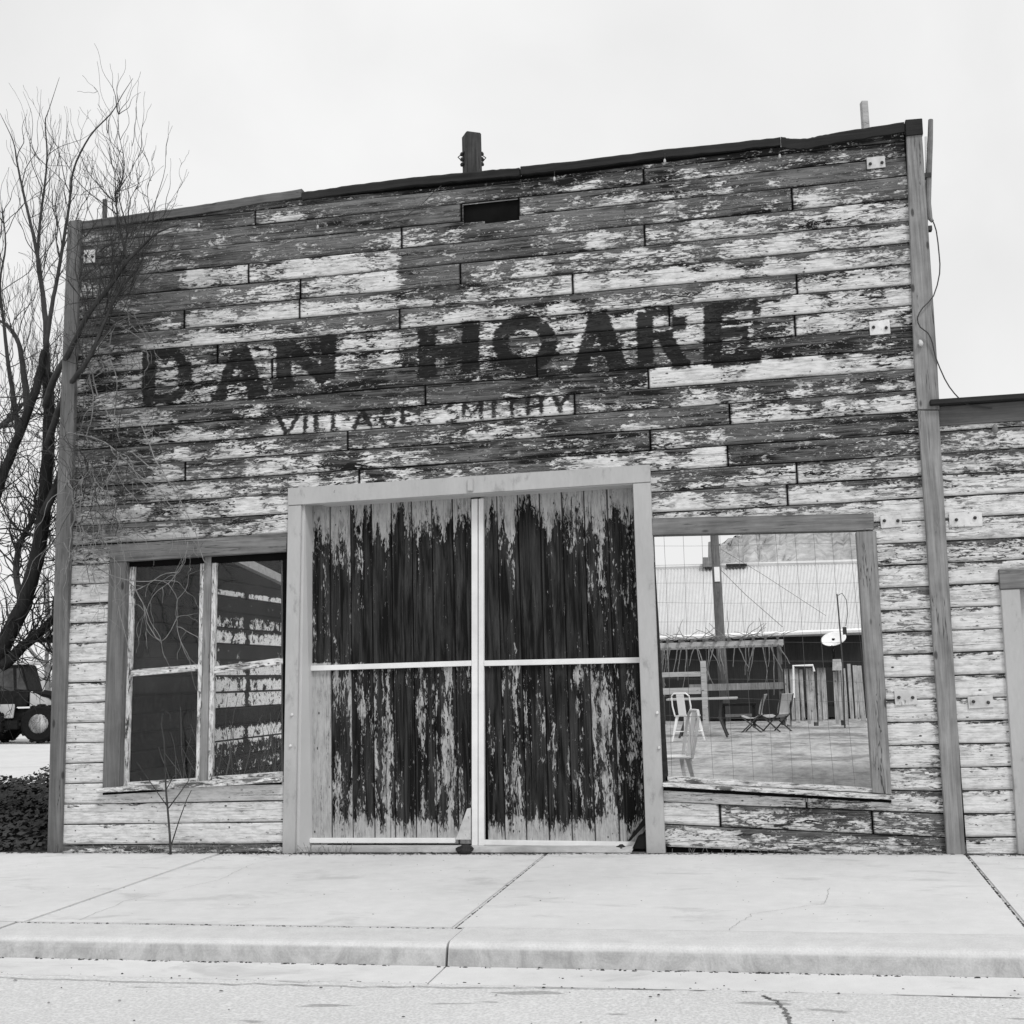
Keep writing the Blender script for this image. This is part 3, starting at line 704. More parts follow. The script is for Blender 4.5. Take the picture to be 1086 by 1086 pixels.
# ----- double doors
DY = .115
def leaf(edges, top, hinge_right):
    d = thing('door', '', 'x'); 
    del d['label']; del d['category']; d.parent = shop
    x_lo, x_hi = edges[0], edges[-1]
    verts, faces, A, base = [], [], {k: [] for k in ('wear', 'tone', 'rnd', 'gap')}, 0
    return d
DOOR_UP_L = {0: .66, 1: .66, 2: .72, 3: .84, 4: .92, 5: .86, 6: .76, 7: .92}
DOOR_LO_L = {0: .05, 1: .58, 2: .64, 3: .54, 4: .84, 5: .66, 6: .52, 7: .78}
DOOR_UP_R = {0: .90, 1: .74, 2: .92, 3: .86, 4: .70, 5: .60, 6: .66}
DOOR_LO_R = {0: .88, 1: .62, 2: .78, 3: .78, 4: .70, 5: .52, 6: .62}
def door_boards(parent, ex, up, lo):
    verts, faces, A, base = [], [], {k: [] for k in ('wear', 'tone', 'rnd', 'gap')}, 0
    ups = [-1.0, -.965, -.93, -.4, 0, .4, .93, .965, 1.0]; dep = [.012, .010, 0, 0, 0, 0, 0, .010, .012]; gp = [1, .7, 0, 0, 0, 0, 0, .7, 1]
    for i in range(len(ex)-1):
        nz = 190; Z = np.linspace(.045, 2.52, nz); u = np.array(ups); yo = rng.normal(0, .002); r = rng.random()
        xa, xb = ex[i], ex[i+1]
        X = (xa+xb)/2+(xb-xa)/2*u
        Xg = np.repeat(X[None, :], nz, 0); Zg = np.repeat(Z[:, None], len(u), 1); Yg = DY+yo+np.repeat(np.array(dep)[None, :], nz, 0)
        P = np.stack([Xg, Yg, Zg], -1).reshape(-1, 3); px, py = toimg(P)
        topb = 562-.05*(px-333)+11*math.sin(i*2.7)+6*np.sin(px*.9+i)         # lower limit of the sheltered strip under the header
        w = np.where(py < 703, up[i]-.02, lo[i]-(.07 if lo[i] > .75 else .02))
        w = .5+(w-.5)*.92
        w = w*np.interp(py-topb, [-50, -26, -6, 16, 44], [-.1, .14, .48, .88, 1.0])+np.where(py < 703, np.interp(py-topb, [20, 60, 100], [0, .05, .12]), 0)
        w = np.where(py > 850, np.interp(py, [862, 890], [1, .12])*w, w)
        w = w+.07*np.sin(Zg.reshape(-1)*7+i*2.1)+.13*np.sin(Xg.reshape(-1)*58+i*1.9)
        verts.append(P); A['wear'].append(w); A['tone'].append(np.full(len(P), .35)); A['rnd'].append(np.full(len(P), r)); A['gap'].append(np.tile(np.array(gp, float), nz)*.8)
        nu = len(u); I, J = np.meshgrid(np.arange(nu-1), np.arange(nz-1))
        faces.append(np.stack([J*nu+I, J*nu+I+1, (J+1)*nu+I+1, (J+1)*nu+I], -1).reshape(-1, 4)+base); base += len(P)
    V = np.concatenate(verts); F = np.concatenate(faces)
    me = bpy.data.meshes.new('boards'); me.from_pydata(V.tolist(), [], F.tolist())
    for key, l in A.items():
        at = me.attributes.new(key, 'FLOAT', 'POINT'); at.data.foreach_set('value', np.concatenate(l).astype(np.float32))
    return me
def dx_(l, y=700): return [W(x, y, DY).x for x in l]
eL = dx_([329.0, 351, 373, 395.5, 417, 439, 460.5, 483, 503.5]); eR = dx_([513, 531, 553.5, 577, 601, 625, 650, 682])
xm0, xm1 = W(503, 705, DY).x, W(508.3, 705, DY).x
for nm, ex, up, lo in (('L', eL, DOOR_UP_L, DOOR_LO_L), ('R', eR, DOOR_UP_R, DOOR_LO_R)):
    d = link('door', door_boards(shop, ex, up, lo), M['door'], shop)
    b = MB(); b.box((3.2, DY+.045, 1.29), (2.36, .04, 2.56)); b.build('door_back', M['backing'], d) if nm == 'R' else None
    zmid = W((333 if nm == 'L' else 680), 704.5 if nm == 'L' else 699.5, DY).z; zm2 = W(500 if nm == 'L' else 515, 703, DY).z
    t = .022
    if nm == 'L':
        b = MB().slab([(331, 706), (501.5, 700.5), (501.5, 706.2), (331, 711.5)], DY-.03, DY+.01, at=DY); b.build('rail', M['trim_white'], d, bevel=.002)
        b = MB().slab([(501.2, 530), (507.6, 529.5), (507.8, 896), (501.6, 896)], DY-.036, DY+.012, at=DY); b.build('stile', M['trim_white'], d, bevel=.002)
        b = MB().slab([(329, 888.5), (484, 888.5), (484, 893.5), (329, 893.5)], DY-.03, DY+.012, at=DY); b.build('bottom_rail', M['trim_white'], d, bevel=.002)
        b = MB().slab([(500.8, 856), (500.8, 889.5), (485, 889.5), (497, 857)], DY-.045, DY-.038, at=DY); b.build('kick_plate', M['plate'], d)
    else:
        b = MB().slab([(514.2, 700.6), (684, 697), (684, 702.8), (514.2, 706.4)], DY-.03, DY+.01, at=DY); b.build('rail', M['trim_white'], d, bevel=.002)
        b = MB().slab([(508.6, 529.5), (513.8, 529), (514.4, 896), (508.4, 896)], DY-.033, DY+.012, at=DY); b.build('stile', M['trim_white'], d, bevel=.002)
        b = MB().slab([(514, 890.5), (674, 892.5), (674, 897.5), (514, 895.5)], DY-.03, DY+.012, at=DY); b.build('bottom_rail', M['trim_white'], d, bevel=.002)
b = MB()
b.box((W(318, 900).x*.5+W(690, 900).x*.5, .05, .02), (2.52, .16, .035)); b.build('threshold', M['concrete'], shop, bevel=.006)

# ----- left window
lw = MB().slab([(119, 597), (137, 596.5), (130, 838), (112, 838)], -.046, .05, at=0).build('window_casing', M['post_dark'], shop, bevel=.003)
MB().slab([(120, 579), (307.5, 565.5), (306, 585.5), (120, 597)], -.050, .05, at=0).build('window_casing', M['beam'], shop, bevel=.003)
MB().slab([(110, 835), (303, 822.5), (303, 828.5), (110, 840)], -.105, .06, at=0).build('window_sill', M['sash_h'], shop, bevel=.003)
SY = .03
def add_attr(o, wear=.3, tone=.5):
    me = o.data; n_ = len(me.vertices)
    for key, val in (('wear', wear), ('tone', tone), ('rnd', random.random()), ('gap', 0.0)):
        at = me.attributes.new(key, 'FLOAT', 'POINT'); at.data.foreach_set('value', np.full(n_, val, np.float32))
    return o
add_attr([c for c in shop.children if c.name.startswith('window_sill')][0], .42, .8)
def sash(name, outer, bars, glassq):
    o = bpy.data.objects.new('window', None); C.objects.link(o); o.parent = shop
    for q in bars:
        v_ = abs(q[0][0]-q[1][0]) < 12
        add_attr(MB().slab(q, SY-.018, SY+.02, at=SY).build('sash_stile' if v_ else 'sash_rail', M['sash' if v_ else 'sash_h'], o, bevel=.0025), .33)
    for g in glassq:
        MB().slab(g, SY+.004, SY+.008, at=SY).build('pane', M['glass'], o)
    return o
sash('l', None, [[(135, 598), (143.5, 597), (136, 836), (130.5, 837)], [(213.5, 592), (218.5, 591.5), (213, 829), (208.5, 829.5)],
     [(143.6, 597.2), (213.4, 592.2), (213.4, 595.5), (143.6, 600.5)], [(139.4, 710.5), (211, 704.5), (211, 711.5), (139.4, 717.5)], [(136.1, 829.5), (208.6, 825), (208.6, 830.5), (136.1, 836)]],
     [[(142, 599), (215, 594), (212, 708), (139, 713)], [(139, 715), (212, 710), (210, 827), (135.5, 832)]])
MB().slab([(218.6, 591), (226, 590.5), (221, 828), (213.1, 829)], SY-.03, SY+.03, at=SY).build('mullion', M['post'], shop, bevel=.002)
sash('r', None, [[(226.2, 590), (230.5, 589.7), (226, 827), (221.2, 827.3)], [(228, 707), (309, 696), (309, 703), (228, 714.5)], [(226, 823.5), (308, 817.5), (308, 824), (226, 827.5)],
     [(230.6, 589.6), (309, 584), (309, 587), (230.6, 592.6)]],
     [[(229, 592), (309, 586), (309, 699), (227.5, 710)], [(227.5, 712), (309, 701), (309, 820), (225, 825)]])

# ----- right window: bare opening with stock wire over it
MB().slab([(692, 550.5), (926, 545.5), (926, 563), (692, 568.5)], -.055, .06, at=0).build('window_casing', M['beam'], shop, bevel=.003)
MB().slab([(907.5, 564.5), (928.5, 564), (945, 842), (925, 840)], -.050, .06, at=0).build('window_casing', M['post'], shop, bevel=.003)
MB().slab([(689, 568), (692.4, 568), (708.5, 828), (702, 828)], -.03, .045, at=0).build('window_jamb', M['dark_wood'], shop)
o = MB().slab([(706, 823), (926, 836), (926, 840.5), (706, 828.5)], -.03, .06, at=0).slab([(704, 829), (945.5, 842.5), (945.5, 847), (704, 833)], -.10, .05, at=0).build('window_sill', M['sash_h'], shop, bevel=.003)
add_attr(o, .34)
b = MB(); wy = .035
for i in range(11):
    x0 = 704+i*19.75; x1 = x0+(x0-610)*.085+1.5
    pts = [W(x0+(x1-x0)*t+.8*math.sin(t*5+i), 566+262*t+ (0.055*(x0-700))*t*.9, wy) for t in (0, .25, .5, .75, 1)]
    b.tube(pts, .0014, 4)
for j in range(14):
    y0 = 579+j*20.0
    if y0 > 830: break
    sl_ = -.012+j*.0045
    pts = [W(690+j*1.4+(226)*t, y0+226*t*sl_+.7*math.sin(t*6+j*2), wy+.004) for t in (0, .2, .4, .6, .8, 1)]
    b.tube(pts, .0010, 4)
b.build('wire_mesh', M['wire'], shop)

MB().slab([(704, 833.6), (945, 847.6), (945, 851), (704, 838)], -.027, .0, at=0).build('sill_shadow_strip', M['backing'], shop)  # dark strips painting in the shadow line and gap under both sills
MB().slab([(111, 840.3), (303, 828.8), (303, 831.6), (111, 842.8)], -.027, .0, at=0).build('sill_shadow_strip', M['backing'], shop)
# ----- plates bolted through the wall
def plates(parent, lst):
    for x, y, w_, h_ in lst:
        p = W(x, y, -.03); c = MB(); c.box((p.x, -.031, p.z), (w_*.0064*random.uniform(.92, 1.06), .008, h_*.0064*random.uniform(.9, 1.08)), tilt=Matrix.Rotation(random.uniform(-.05, .05), 4, 'Y')); o = c.build('wall_plate', M['plate'], parent, bevel=.002)
        for s_ in (-.3, .3): MB().lathe([(.011, -.034), (.011, -.044), (.006, -.048)], (p.x+s_*w_*.0064, 0, p.z+random.uniform(-.008, .008)), 'Y', 7).build('bolt', M['bolt'], o)
plates(shop, [(929, 172.5, 20, 13), (933, 347.5, 21, 14), (945, 553, 22, 14), (960.5, 740, 22, 15), (95, 272, 15, 15)])
# hooks and empty lamp sockets of an old light string along the top
b = MB()
for x, y in ((588, 182), (705, 163), (826, 160), (337, 232), (238, 244)):
    p = W(x, y, -.045); MB().tube([(p.x, -.045, p.z), (p.x+.002, -.06, p.z-.012), (p.x, -.05, p.z-.05)], .0025, 5).build('lamp_hook', M['cable'], shop)
for x, y in ((588, 190), (705, 171), (827, 166), (337, 241), (237, 254), (211, 239)):
    p = W(x, y, -.055); MB().lathe([(.003, .018), (.007, .012), (.009, .002), (.008, -.008), (.004, -.013)], (p.x, -.055, p.z), 'Z', 10).build('light_bulb', M['canvas_'], shop, smooth=True)
# drooping wire over the top boards
pts = [W(x, y, -.048) for x, y in ((312, 236), (325, 228), (338, 224), (352, 229), (370, 237), (392, 242), (412, 238), (430, 229), (445, 219), (458, 206), (468, 197))]
MB().tube(pts, .003, 5).build('loose_wire', M['cable'], shop)
# stakes that brace the false front from behind
pA = W(918, 137, .16); b = MB(); b.box((pA.x, .16, pA.z-.25), (.045, .05, .9), rz=.2); b.build('brace_stake', M['pale_wood'], shop, bevel=.003)
pB = W(111, 232, .16); b = MB(); b.box((pB.x, .16, pB.z-.25), (.03, .03, .82)); b.build('brace_stake', M['frame_back'], shop, bevel=.003)
# surviving side wall of the old shop, seen from inside through the left window
verts = None
def side_wear(k, px, py, v): return None
def sidewall():
    V, F, A = [], [], {k: [] for k in ('wear', 'tone', 'rnd', 'gap')}; base = 0
    for k in range(-1, 22):
        z0, z1 = max(.0, .06+.15*k), .06+.15*(k+1)
        Yv = np.linspace(.13, 4.6, 260); r = rng.random(); yo = rng.normal(0, .004)
        for vi, (vv, dd, gg) in enumerate(((0, -.015, 1), (.05, -.01, 1), (.09, 0, 0), (.35, 0, 0), (.65, 0, 0), (.93, 0, 0), (1.0, -.015, 1))):
            z = z0+(z1-z0)*vv
            P = np.stack([np.full(260, .135+yo+dd), Yv, np.full(260, z)], -1); V.append(P)
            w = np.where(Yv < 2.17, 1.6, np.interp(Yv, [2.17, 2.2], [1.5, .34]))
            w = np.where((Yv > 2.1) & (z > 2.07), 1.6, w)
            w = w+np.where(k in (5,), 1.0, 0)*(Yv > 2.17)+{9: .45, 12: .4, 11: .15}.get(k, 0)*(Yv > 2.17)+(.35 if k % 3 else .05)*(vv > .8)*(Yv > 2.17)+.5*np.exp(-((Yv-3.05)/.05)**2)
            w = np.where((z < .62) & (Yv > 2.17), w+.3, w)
            A['wear'].append(w); A['tone'].append(np.full(260, .25)); A['rnd'].append(np.full(260, r)); A['gap'].append(np.full(260, float(gg)))
        for j in range(6):
            i = np.arange(259); F.append(np.stack([base+j*260+i, base+j*260+i+1, base+(j+1)*260+i+1, base+(j+1)*260+i], -1))
        base += 7*260
    me = bpy.data.meshes.new('side_wall'); me.from_pydata(np.concatenate(V).tolist(), [], np.concatenate(F).tolist())
    for key, l in A.items():
        at = me.attributes.new(key, 'FLOAT', 'POINT'); at.data.foreach_set('value', np.concatenate(l).astype(np.float32))
    return me
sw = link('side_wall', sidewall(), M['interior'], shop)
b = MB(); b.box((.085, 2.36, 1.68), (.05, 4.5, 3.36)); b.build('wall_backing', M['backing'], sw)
b = MB()
b.box((.175, 2.13, 1.6), (.06, .05, 3.2)); b.build('stud', M['black'], sw)
b = MB(); b.hexa([(.3, 2.0, 2.42), (.3, 2.0, 2.34), (.3, 4.6, 2.06), (.3, 4.6, 2.14)], [(.36, 2.0, 2.42), (.36, 2.0, 2.34), (.36, 4.6, 2.06), (.36, 4.6, 2.14)]); b.build('roof_brace', M['pale_wood'], sw)

# ================================================================== NEIGHBOUR to the right
nb = thing('storefront', 'low white board building with grey door frame right of the tall front', 'building', (0, 0, 0))
OPEN_NB = [(6.62, -.1), (7.75, -.1), (7.75, 1.74), (6.62, 1.74)]
def nb_wear(k, px, py, v):
    base_ = {19: .62, 18: .40, 17: .42, 16: .38, 15: .24, 14: .22, 13: .24, 12: .30}.get(k, .16)
    return np.full(px.shape, base_)+.10*(v-.4)
def nb_tone(k, px, py): return np.full(px.shape, .35)
nbx0 = 6.292
siding('siding', nbx0, 9.9, -1, 19, lambda x: 2.815, M['siding_plain'], nb, [OPEN_NB], {16: [7.3], 13: [6.95], 9: [8.6], 5: [8.3]}, nb_wear, nb_tone, neighbour=True, dx=.014)
b = MB(); b.box((8.1, .02, 2.79), (3.6, .11, .13)); b.build('eave_board', mat_timber('grey_eave_board', .05, .14, axis=0), nb, bevel=.003)
b = MB(); b.box((8.1, 3.0, 2.875), (3.68, 6.2, .035)); b.build('roof', M['dark_wood'], nb, bevel=.004)
b = MB(); b.box((6.39, 3.0, 1.42), (.06, 5.9, 2.84)); b.box((9.85, 3.0, 1.42), (.06, 5.9, 2.84)); b.box((8.12, 5.92, 1.42), (3.4, .06, 2.84)); 
b.box((6.485, .03, 1.4), (.24, .05, 2.75)); b.box((8.8, .03, 1.4), (2.05, .05, 2.75)); b.box((7.2, .03, 2.26), (1.18, .05, 1.0)); b.build('wall', M['backing'], nb)
b = MB(); hp0, hp1 = W(1057.5, 604.5), W(1059, 625.5); b.box(((hp0.x+7.79)/2, -.014, (hp0.z+hp1.z)/2), (7.79-hp0.x, .088, hp0.z-hp1.z)); b.build('door_header', M['beam'], nb, bevel=.003)
MB().slab([(1059.5, 626), (1080, 625), (1099, 905), (1078, 905)], -.052, .05, at=0).build('door_frame', M['trim_grey'], nb, bevel=.004)
b = MB(); b.box((7.70, 0, .87), (.13, .1, 1.74)); b.build('door_frame', M['trim_grey'], nb, bevel=.004)
b = MB(); b.box((7.2, .06, .87), (1.0, .04, 1.74)); dr = b.build('door', M['trim_lt'], nb, bevel=.004)
b = MB(); b.box((7.05, .037, 1.25), (.42, .012, .6)); b.box((7.05, .037, .45), (.42, .012, .6)); b.build('panel', M['trim_grey'], dr, bevel=.004)
b = MB(); b.lathe([(.012, .04), (.012, .0), (.03, -.01), (.028, -.035), (.01, -.045)], (7.55, 0, .9), 'Y', 12); b.build('handle', M['conduit'], dr)
plates(nb, [(1024, 551, 30, 14), (1040, 744.5, 23, 12)])
p = W(1055, 455, -.04); MB().lathe([(.005, .03), (.012, .02), (.02, 0), (.017, -.02), (.008, -.03)], (p.x, -.05, p.z), 'Z', 10).build('light_bulb', M['conduit'], nb, smooth=True)

# ================================================================== posts, pipe, cable on the front
pt = W(500, 143, 2.2)
up = thing('utility_pole', 'square dark timber pole with wire brackets rising behind the middle of the roofline', 'pole', (pt.x, 2.2, 0), .55)
b = MB(); b.box((0, 0, pt.z/2), (.145, .145, pt.z)); b.build('post', mat_timber('tarred_pole', .012, .10), up, bevel=.008)
for s_ in (-1, 1):
    b = MB()
    for dz in (.0, -.05, -.1): b.lathe([(.018, 0), (.022, .012), (.012, .03)], (s_*.085, -.03*s_, pt.z-.2+dz), 'Z', 8)
    b.tube([(s_*.07, 0, pt.z-.17), (s_*.125, -.03*s_, pt.z-.22), (s_*.07, 0, pt.z-.29)], .006, 5)
    b.build('insulator_bracket', M['bolt'], up)
pc = thing('conduit', 'tall dark service pipe standing up past the right corner post', 'pipe')
pts = [W(x, y, -.02) for x, y in ((987, 127), (986.5, 150), (985, 185), (984.5, 215), (986.5, 232), (989, 235))]
MB().tube([pts[0]+Vector((0, 0, .0))]+pts[1:], [.016, .018, .02, .018, .016, .012], 8).build('pipe', M['conduit'], pc)
pts = [W(x, y, -.015) for x, y in ((982, 145), (982.5, 180), (983, 232), (983, 252))]
MB().tube(pts, .008, 6).build('ground_rod', M['trim_white'], pc)
b = MB()
for x, y in ((983, 187), (984, 243)):
    p = W(x, y, -.02); MB().box((p.x, -.02, p.z), (.05, .05, .03)).build('clamp', M['bolt'], pc)
cb = thing('cable', 'thin black cable drooping from the pipe across the corner post to the low roof', 'cable')
pts = [W(x, y, yy) for x, y, yy in ((989, 234, -.03), (993, 245, -.03), (996, 270, -.04), (996.5, 290, -.05), (990, 314, -.07), (979, 326, -.075), (973, 337, -.08), (976, 347, -.08), (984, 353, -.08), (989, 364, -.07), (992, 378, -.06), (1002, 402, -.05), (1012, 417, -.05), (1024, 428, -.055), (1036, 431, -.055), (1052, 433, -.055))]
sm = []
for i in range(len(pts)-1):
    for t in (0, .5):
        a, b0, c, d = pts[max(i-1, 0)], pts[i], pts[i+1], pts[min(i+2, len(pts)-1)]
        sm.append(.5*((2*b0)+(c-a)*t+(2*a-5*b0+4*c-d)*t*t+(3*b0-a-3*c+d)*t**3))
MB().tube(sm+[pts[-1]], .0042, 6).build('wire', M['cable'], cb)
p = W(976, 364, -.06); MB().lathe([(.008, .02), (.014, .01), (.019, -.004), (.015, -.02), (.007, -.025)], (p.x, -.07, p.z), 'Z', 12).build('porcelain_insulator', M['plate'], cb, smooth=True)

# ================================================================== objects at the foot of the doors
def rock(name, c, s, label, cat, mat):
    bm = bmesh.new(); bmesh.ops.create_icosphere(bm, subdivisions=3, radius=1)
    for v in bm.verts:
        d = 1+.16*math.sin(v.co.x*4+1)+.12*math.sin(v.co.y*5+v.co.z*3)+random.uniform(-.05, .05)
        v.co = Vector((v.co.x*s[0]*d, v.co.y*s[1]*d, max(v.co.z*s[2]*d, -s[2]*.5)))
    me = bpy.data.meshes.new(name); bm.to_mesh(me); bm.free(); o = link(name, me, mat); o.location = c
    return tag(o, label, cat)
p = G(496, 903.5); rock('stone', (p.x, -.03, .022), (.068, .05, .034), 'dark flat stone lying at the foot of the doors under their meeting bars', 'stone', M['black'])
ws = thing('boot_scraper', 'black metal wedge leaning in the right corner of the doorway', 'metal wedge')
b = MB().slab([(684, 866), (686, 873), (668.5, 892), (665.5, 892)], .02, .05, at=.04).slab([(686, 878), (687, 884), (678, 896), (672, 897)], .0, .05, at=.03); b.build('bar', M['loader_dark'], ws, bevel=.003)
b = MB().slab([(677, 886), (687, 884), (688, 904), (669, 904)], -.03, .05, at=0); b.build('foot', M['loader_dark'], ws, bevel=.006)
p = G(657, 897); rock('stone', (W(659, 897, .03).x, .01, .03), (.035, .03, .022), 'small dark stone beside the black wedge in the doorway', 'stone', M['black'])

# ================================================================== VEGETATION
def walk(p, d, L, curl, up, n, hang=0.0):
    """curly twig path"""
    pts = [Vector(p)]; d = Vector(d).normalized(); ph = random.random()*6.28; ax = d.orthogonal().normalized(); fr_ = random.uniform(.7, 1.5)
    for i in range(n):
        t = i/n
        a2 = d.cross(ax)
        w_ = ax*math.cos(ph+t*6.28*fr_*1.6)+a2*math.sin(ph+t*6.28*fr_*1.6)
        d = (d+w_*curl+Vector((0, 0, up-hang*t))+Vector((random.gauss(0, .05), random.gauss(0, .05), random.gauss(0, .05)))).normalized()
        pts.append(pts[-1]+d*L/n)
    return pts
def bare_tree(name, label, limbs, ntw, group=None, front=None, seed=1, mats=('bark', 'bark_twig'), ysp=1.0, tw=(.35, 1.0), lean=(0, 0)):
    random.seed(seed)
    t = thing(name, label, 'tree', group=group)
    tr, br = MB(), MB(); starts = []
    for li, (pts, r0, r1) in enumerate(limbs):
        P = [Vector(p) for p in pts]; S = []
        for i in range(len(P)-1):
            for q in (0, .25, .5, .75):
                a, b0, c, d = P[max(i-1, 0)], P[i], P[i+1], P[min(i+2, len(P)-1)]
                S.append(.5*((2*b0)+(c-a)*q+(2*a-5*b0+4*c-d)*q*q+(3*b0-a-3*c+d)*q**3))
        S.append(P[-1]); n = len(S)
        R = [r0+(r1-r0)*(i/(n-1))**.75 for i in range(n)]
        S = [s_+Vector((random.gauss(0, 1), random.gauss(0, 1), random.gauss(0, 1)))*R[i]*.07 for i, s_ in enumerate(S)]
        (tr if r0 > .045 else br).tube(S, R, 8 if r0 > .045 else 6)
        for i in range(n):
            if i > n*.15: starts.append((S[i], (S[min(i+1, n-1)]-S[max(i-1, 0)]).normalized(), R[i]))
    return t, tr, br, starts
def twigs(br, starts, n, L, r, curl, up, spread, sub=2, hang=0.0, filt=None):
    kids = []
    for _ in range(n):
        s_, d, rr = random.choice(starts)
        v = (d*.8+Vector((random.gauss(0, spread), random.gauss(0, spread*.8), random.gauss(.25, spread)))).normalized()
        l_ = random.uniform(*L); k = 11
        pts = walk(s_, v, l_, curl*random.uniform(.4, 1.2), up, k, hang)
        if filt and not filt(pts): continue
        r0 = min(r*random.uniform(.6, 1.2), rr*.8+.001); br.tube(pts, [max(r0*(1-i/k*.82), .0011) for i in range(k+1)], 5, cap=False)
        kids += [(pts[i], (pts[i+1]-pts[i]).normalized(), r0*.7) for i in range(3, k)]
    if sub > 0 and kids:
        twigs(br, kids, int(n*1.25), (L[0]*.5, L[1]*.55), r*.6, curl, up, spread*.9, sub-1, hang, filt)
def L_(l, Y): return [W(x, y, Y if not isinstance(Y, (list, tuple)) else Y[i]) for i, (x, y) in enumerate(l)]
limbs = [
 (L_([(-50, 800), (-25, 735), (2, 688), (24, 642), (38, 595), (46, 545), (50, 490), (52, 440), (50, 395)], .9), .085, .045),
 (L_([(-40, 640), (-18, 570), (0, 512), (20, 462), (38, 412), (48, 372)], .7), .048, .032),
 (L_([(50, 400), (49, 350), (45, 310), (40, 272), (33, 240), (25, 205), (18, 172), (14, 150), (0, 120)], .75), .030, .002),
 (L_([(48, 372), (55, 325), (62, 288), (70, 240), (74, 213), (78, 180), (95, 145), (118, 120), (130, 100), (141, 83)], .6), .021, .0015),
 (L_([(48, 365), (47, 320), (40, 280), (43, 230), (47, 200), (50, 165), (48, 130), (52, 116), (63, 82)], 1.0), .021, .0015),
 (L_([(30, 440), (25, 395), (20, 365), (8, 345), (-8, 338)], 1.1), .035, .01),
 (L_([(50, 470), (66, 425), (80, 400), (92, 384), (110, 344), (123, 315), (140, 290)], [.6, .2, -.1, -.2, -.22, -.25, -.25]), .03, .006),
 (L_([(48, 430), (60, 395), (70, 380), (92, 336), (117, 303), (135, 277), (149, 263), (167, 247), (190, 238)], [.6, .3, -.05, -.2, -.25, -.28, -.28, -.3, -.3]), .032, .004),
 (L_([(135, 274), (130, 255), (125, 243), (124, 222), (122, 195)], -.28), .014, .003),
 (L_([(2, 706), (20, 690), (38, 674), (54, 659), (74, 643)], [.9, .95, 1.05, 1.1, 1.15]), .055, .03), (L_([(34, 678), (50, 679), (75, 680)], 1.2), .026, .018),
 (L_([(46, 545), (58, 520), (66, 495), (70, 470), (74, 440)], .8), .04, .02),
 (L_([(24, 644), (17, 606), (22, 575), (32, 556), (40, 535)], [.9, 1.1, 1.3, 1.35, 1.3]), .03, .02),
 (L_([(-30, 470), (-5, 455), (10, 445), (22, 430)], 1.3), .03, .02),
 (L_([(20, 460), (14, 420), (8, 380), (4, 340), (0, 300), (6, 260), (2, 220)], 1.3), .028, .004),
]
t, tr, br, st = bare_tree('bare_tree', 'large leafless tree with a dark leaning trunk and curly twigs beside the left corner', limbs, 0, seed=11)
tr.build('trunk', M['bark'], t, smooth=True)
ZTOP = W(55, 88, .8).z
def clear_wall(pts):           # twigs grow round the building, not through it
    for p in pts:
        if p.x > -.06 and -.075 < p.y < 4.6: return False
        if p.x > 1.15 and p.z > 3.9: return False
    zt = pts[-1].z
    if zt > ZTOP-.9*max(0.0, pts[-1].x): return False
    if zt > ZTOP-.75 and random.random() < .5: return False
    return True
hi = [s_ for s_ in st if s_[0].z > 2.0]; lo_ = [s_ for s_ in st if .9 < s_[0].z <= 2.6 and s_[0].x < .2]
twigs(br, hi, 300, (.4, 1.05), .0046, .26, .09, .45, 2, 0, clear_wall)
twigs(br, lo_, 150, (.3, .9), .008, .30, .0, .7, 2, .1, clear_wall)
mid_ = [s_ for s_ in st if 1.75 < s_[0].z < 3.6 and s_[0].x < .1]
twigs(br, mid_, 170, (.3, .8), .006, .34, -.02, .8, 2, .12, clear_wall)
edge = [(W(x, y, Y_), Vector((.5, 0, 1)).normalized(), .012) for x, y, Y_ in ((128, 222, .25), (140, 232, .3), (118, 216, .3), (150, 236, .35), (160, 236, .3), (108, 240, .4), (135, 250, -.28), (150, 262, -.28))]
twigs(br, edge, 20, (.5, 1.1), .0045, .24, .05, .42, 1, 0, clear_wall)
fr2 = [(W(x, y, -.2), Vector((.6, -.05, .7)).normalized(), .008) for x, y in [(random.uniform(78, 135), random.uniform(230, 580)) for _ in range(60)]]
twigs(br, fr2, 105, (.3, .85), .0034, .42, .0, .85, 2, .02, clear_wall)
fr_ = [s_ for s_ in st if s_[0].y < -.08]
twigs(br, fr_, 45, (.3, .9), .0042, .40, .03, .7, 2, 0, clear_wall)
br.build('branches', M['bark_twig'], t, smooth=True)

random.seed(23)
vn = thing('hanging_vine', 'tangle of dry curly vines hanging over the left end of the board front', 'vine')
b = MB()
guides = [([(84, 372), (96, 390), (102, 414), (112, 434), (125, 457)], .0065), ([(96, 398), (99, 430), (94, 455), (92, 475)], .006), ([(72, 459), (95, 463), (117, 473), (139, 495), (152, 508), (171, 520), (178, 533)], .006),
          ([(102, 316), (118, 318), (131, 318), (136, 332), (138, 343), (146, 352)], .007), ([(90, 384), (104, 380), (110, 390), (100, 400)], .006), ([(70, 500), (78, 530), (84, 560), (88, 590), (96, 620)], .006),
          ([(66, 575), (78, 590), (100, 600), (122, 612), (150, 617), (172, 616), (186, 630), (187, 652), (188, 672), (200, 700)], .005), ([(140, 480), (170, 505), (190, 520), (188, 545), (182, 560)], .005),
          ([(150, 450), (165, 488), (185, 520), (206, 560), (214, 590), (224, 600)], .005), ([(82, 540), (76, 560), (74, 590), (70, 610)], .007), ([(116, 380), (124, 405), (122, 440), (128, 470)], .005),
          ([(120, 590), (124, 640), (135, 680), (140, 700)], .004), ([(138, 618), (152, 640), (156, 660), (172, 680), (186, 660), (188, 640)], .0045), ([(200, 575), (196, 596), (186, 610)], .004),
          ([(88, 330), (110, 335), (150, 360), (156, 372), (158, 385)], .005), ([(150, 372), (157, 375), (156, 390), (150, 400)], .005)]
vs = []
